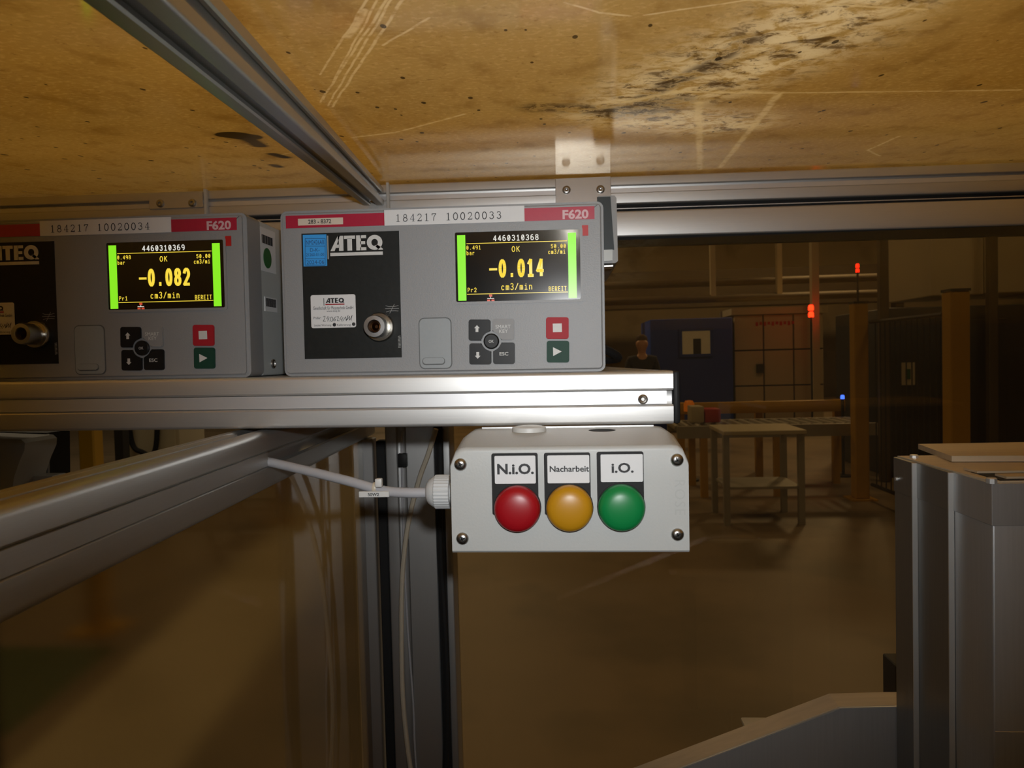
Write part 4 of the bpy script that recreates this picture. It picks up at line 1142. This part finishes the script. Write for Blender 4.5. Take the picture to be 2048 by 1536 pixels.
# wide dark crane girder behind
yy = 20
t = hall('crane_girder', 'wide brown crane girder spanning the back of the hall', 'girder', (3, yy, 3.4))
obj('beam', box(-3, 9, yy, yy + 0.5, hz(1400, 610, yy), hz(1400, 540, yy)), 'pipe_dark', t)
obj('flange', box(-3, 9, yy - 0.12, yy + 0.62, hz(1400, 610, yy) - 0.05, hz(1400, 610, yy)), 'pipe_dark', t)
for x in (-2.8, 8.6):
    obj('support', box(x, x + 0.2, yy + .1, yy + .4, 0, hz(1400, 610, yy) - 0.05), 'pipe_dark', t)
# worker
def person(px, y):
    x = hx(px, y)
    t = hall('person', 'person in dark work clothes standing beside the blue enclosure', 'person', (x, y, 0))
    def skin_mesh(name, V, Ed, m, par, sub=2):
        me = bpy.data.meshes.new(name)
        me.from_pydata([Vector((x + a, y + b, c)) - ROOT[t.name] for a, b, c, r in V], Ed, [])
        me.materials.append(MATS[m])
        o = bpy.data.objects.new(name, me); COL.objects.link(o); o.parent = par
        mod = o.modifiers.new('skin', 'SKIN')
        for i, v in enumerate(V):
            me.skin_vertices[0].data[i].radius = (v[3], v[3] * (0.75 if v[3] > 0.11 else 0.95))
        me.skin_vertices[0].data[0].use_root = True
        mod.use_smooth_shade = True
        o.modifiers.new('sub', 'SUBSURF').levels = sub
        o.modifiers['sub'].render_levels = sub
        return o
    E_ = [(0, 1), (1, 2), (2, 3), (3, 4), (4, 5), (5, 6), (0, 7), (7, 8), (8, 9), (9, 10), (0, 11), (11, 12), (12, 13), (13, 14), (2, 15), (15, 16), (16, 17), (17, 18), (2, 19), (19, 20), (20, 21), (21, 22)]
    V = [(0, 0, .93, .14), (0, 0, 1.12, .135), (0, 0, 1.34, .15), (0, 0, 1.46, .06), (0, -.01, 1.52, .062), (0, -.03, 1.60, .115), (0, -.02, 1.69, .095),
         (-.09, 0, .86, .085), (-.11, 0, .50, .062), (-.12, .02, .10, .042), (-.13, -.12, .045, .04),
         (.09, 0, .86, .085), (.11, 0, .50, .062), (.12, .02, .10, .042), (.13, -.12, .045, .04),
         (-.19, 0, 1.37, .058), (-.25, 0, 1.10, .046), (-.22, -.14, .92, .036), (-.19, -.24, .90, .032),
         (.19, 0, 1.37, .058), (.25, 0, 1.10, .046), (.22, -.14, .92, .036), (.19, -.24, .90, .032)]
    body = skin_mesh('body', [v[:3] + ((v[3] * 0.7,) if k in (0, 1, 2, 7, 8, 11, 12, 15, 16, 19, 20) else (v[3],)) for k, v in enumerate(V)], E_, 'skin', t)
    keep = [0, 1, 2, 3, 7, 8, 9, 11, 12, 13, 15, 16, 17, 19, 20, 21]
    mp_ = {k: i for i, k in enumerate(keep)}
    skin_mesh('work_clothes', [(V[k][0], V[k][1], V[k][2], V[k][3] + 0.018) for k in keep], [(mp_[a], mp_[b]) for a, b in E_ if a in mp_ and b in mp_], 'work_clothes', t)
    obj('hair', lathe([(0.088, -0.01), (0.098, 0.025), (0.085, 0.075), (0.045, 0.105), (0, 0.112)], (x, y + 0.006, 1.655), (0, 0.25, 1), 16), 'hair', t)
person(1284, 12.0)
# guard rail
y = 9.0
t = hall('guard_rail', 'yellow guard rail in front of the roller conveyor', 'rail', (hx(1520, y), y, 0))
za, zb = hz(1520, 826, y), hz(1520, 803, y)
obj('rail', box(hx(1352, y), hx(1690, y), y, y + 0.08, za, zb, bev=0.01), 'yellow_paint', t)
for px in (1362, 1520, 1680):
    obj('post', box(hx(px, y) - .04, hx(px, y) + .04, y + 0.08, y + 0.16, 0, zb), 'yellow_paint', t)
# roller conveyor
y0, y1 = 7.6, 8.3
t = hall('roller_conveyor', 'long roller conveyor with yellow legs behind the work table', 'conveyor', (hx(1500, 8), 8, 0))
zc = hz(1500, 838, y1)
for yy in (y0, y1):
    obj('side_rail', box(hx(1340, 8), hx(1720, 8), yy - .03, yy + .03, zc - .12, zc), 'hall_grey', t)
x_ = hx(1342, 8)
while x_ < hx(1718, 8):
    obj('roller', lathe([(0, 0), (0.03, 0), (0.03, y1 - y0 - .06), (0, y1 - y0 - .06)], (x_, y0 + .03, zc - .02), (0, 1, 0), 8), 'hall_grey', t)
    x_ += 0.11
for px in (1390, 1530, 1690):
    for yy in (y0, y1):
        obj('leg', box(hx(px, 8) - .035, hx(px, 8) + .035, yy - .029, yy + .029, 0, zc - .12), 'yellow_paint', t)
# work table
y = 6.3
t = hall('work_table', 'work table with a pale top in front of the roller conveyor', 'table', (hx(1510, y), y, 0))
zt = hz(1500, 862, y)
obj('table_top', box(hx(1445, y), hx(1612, y), y, y + 0.62, zt - 0.035, zt, bev=0.005, seg=1), 'machine_beige', t)
for px, yy in ((1452, y + .04), (1604, y + .04), (1452, y + .54), (1604, y + .54)):
    xx = hx(px, y); obj('leg', box(xx - .025, xx + .025, yy, yy + .05, 0, zt - .035), 'hall_grey', t)
obj('shelf', box(hx(1452, y), hx(1604, y), y + .05, y + .55, 0.30, 0.32), 'hall_grey', t)
# red tool box on the conveyor
p = atY(1408, 786, 8.0)
t = hall('tool_box', 'red box with white lid standing on the roller conveyor', 'box', (p.x, 8, zc + .01))
obj('body', box(p.x - .02, p.x + .14, 7.85, 8.1, zc + .011, zc + .15, bev=0.01), 'red_paint', t)
obj('lid', box(p.x - .16, p.x - .03, 7.85, 8.1, zc + .011, zc + .18, bev=0.01), 'machine_beige', t)
# safety fence
def fence_post(px, y, zt, label, w_=0.045):
    xx = hx(px, y)
    t = hall('fence_post', label, 'post', (xx, y, 0))
    obj('tube', box(xx - w_, xx + w_, y - w_, y + w_, 0.015, zt, bev=0.008, seg=1), 'yellow_paint', t)
    obj('foot_plate', box(xx - .12, xx + .12, y - .12, y + .12, 0, 0.015), 'yellow_paint', t)
    obj('cap', box(xx - w_ - .004, xx + w_ + .004, y - w_ - .004, y + w_ + .004, zt, zt + .02), 'machine_dark', t)
    return xx
fence_post(1718, 7.4, 1.88, 'yellow fence post near the blue lamp and conveyor end', 0.065)
fence_post(1912, 5.9, 1.86, 'yellow fence post rising behind the steel column', 0.070)
fence_post(174, 3.95, 1.9, 'yellow fence post beyond the side pane beside the pale floor strip', 0.045)
fence_post(557, 6.6, 1.9, 'yellow fence post beyond the side pane at the far end of the pale strip', 0.05)
def fence_panel(pa, ya, pb, yb, zt, label):
    A = Vector((hx(pa, ya), ya, 0)); B = Vector((hx(pb, yb), yb, 0))
    d = (B - A); n = max(2, int(d.length / 0.10))
    t = hall('wire_fence', label, 'fence', (A + B) / 2)
    for zz in (0.15, zt - .05):
        obj('frame_bar', tube([A + Vector((0, 0, zz)), B + Vector((0, 0, zz))], 0.018, 6, smooth_n=0), 'machine_dark', t)
    for k in range(1, n):
        q_ = A + d * (k / n)
        obj('wire', tube([q_ + Vector((0, 0, .15)), q_ + Vector((0, 0, zt - .05))], 0.006, 4, smooth_n=0), 'machine_dark', t)
fence_panel(1742, 7.35, 1886, 6.05, 1.75, 'dark wire fence panel between the two right-hand yellow posts')
# dark machine block and overhead duct at the right
y = 8.6
t = hall('dark_machine', 'tall dark machine block behind the wire fence', 'machine', (hx(1930, y), y, 0))
obj('body', box(hx(1775, y), hx(2240, y), y, y + 1.6, 0, hz(1900, 612, y), bev=0.02), 'machine_dark', t)
obj('door', box(hx(1880, y), hx(2010, y), y - .03, y, 0.2, hz(1900, 640, y), bev=0.01), 'machine_dark', t)
lt = obj('sign_plate', box(hx(1800, y), hx(1828, y), y - .02, y, hz(1815, 770, y), hz(1815, 725, y)), 'machine_beige', t)
obj('symbol', box(hx(1809, y), hx(1819, y), y - .025, y - .02, hz(1815, 758, y), hz(1815, 738, y)), 'sticker_green', lt)
for px, lab in ((1768, 'dark steel upright at the left edge of the dark machine'), (1985, 'dark steel upright in front of the beige duct')):
    tag(obj('steel_upright', box(hx(px - 9, 8.35), hx(px + 9, 8.35), 8.32, 8.40, 0, 4.2, bev=0.006, seg=1), 'pipe_dark'), lab, 'upright')
y = 8.75
t = hall('overhead_duct', 'large beige duct hanging above the dark machine', 'duct', (hx(1930, y), y, 2.1))
za = hz(1900, 592, y)
x_ = hx(1855, y)
k = 0
while x_ < 6.3:
    obj('duct_panel', box(x_, x_ + 0.56, y - .1, y + 1.0, za + .01 * (k % 2), 3.4, bev=0.01, seg=1), 'machine_beige', t)
    x_ += 0.575; k += 1
for x in (hx(1880, y), 5.5):
    obj('hanger', box(x, x + .05, y + .3, y + .35, 3.4, 6.98), 'pipe_dark', t)
# left-hand background
y = 8.2
t = hall('control_cabinet', 'beige control cabinet seen through the gap under the shelf', 'cabinet', (hx(300, y), y, 0))
obj('body', box(hx(240, y), hx(352, y), y, y + 0.6, 0.1, 1.9, bev=0.01), 'machine_beige', t)
obj('plinth', box(hx(242, y), hx(350, y), y + .03, y + .57, 0, 0.1), 'machine_dark', t)
obj('door', box(hx(246, y), hx(346, y), y - .02, y, 0.14, 1.86, bev=0.005, seg=1), 'machine_beige', t)
obj('handle', box(hx(338, y), hx(342, y), y - .05, y - .02, 0.95, 1.1), 'machine_dark', t)
tag(obj('hanging_cable', tube([(hx(258, y), y - .06, 1.5), (hx(262, y), y - .08, .68), (hx(285, y), y - .1, .50), (hx(312, y), y - .08, .56), (hx(318, y), y - .06, 1.5)], 0.03, 8), 'black_rubber'), 'black cable loop hanging on the beige control cabinet', 'cable')
y = 7.6
t = hall('dark_pillar', 'dark square pillar next to the beige control cabinet', 'pillar', (hx(229, y), y, 0))
obj('shaft', box(hx(221, y), hx(238, y), y, y + .12, 0.02, 6.9), 'machine_dark', t)
obj('base_plate', box(hx(215, y), hx(244, y), y - .06, y + .18, 0, 0.02), 'machine_dark', t)
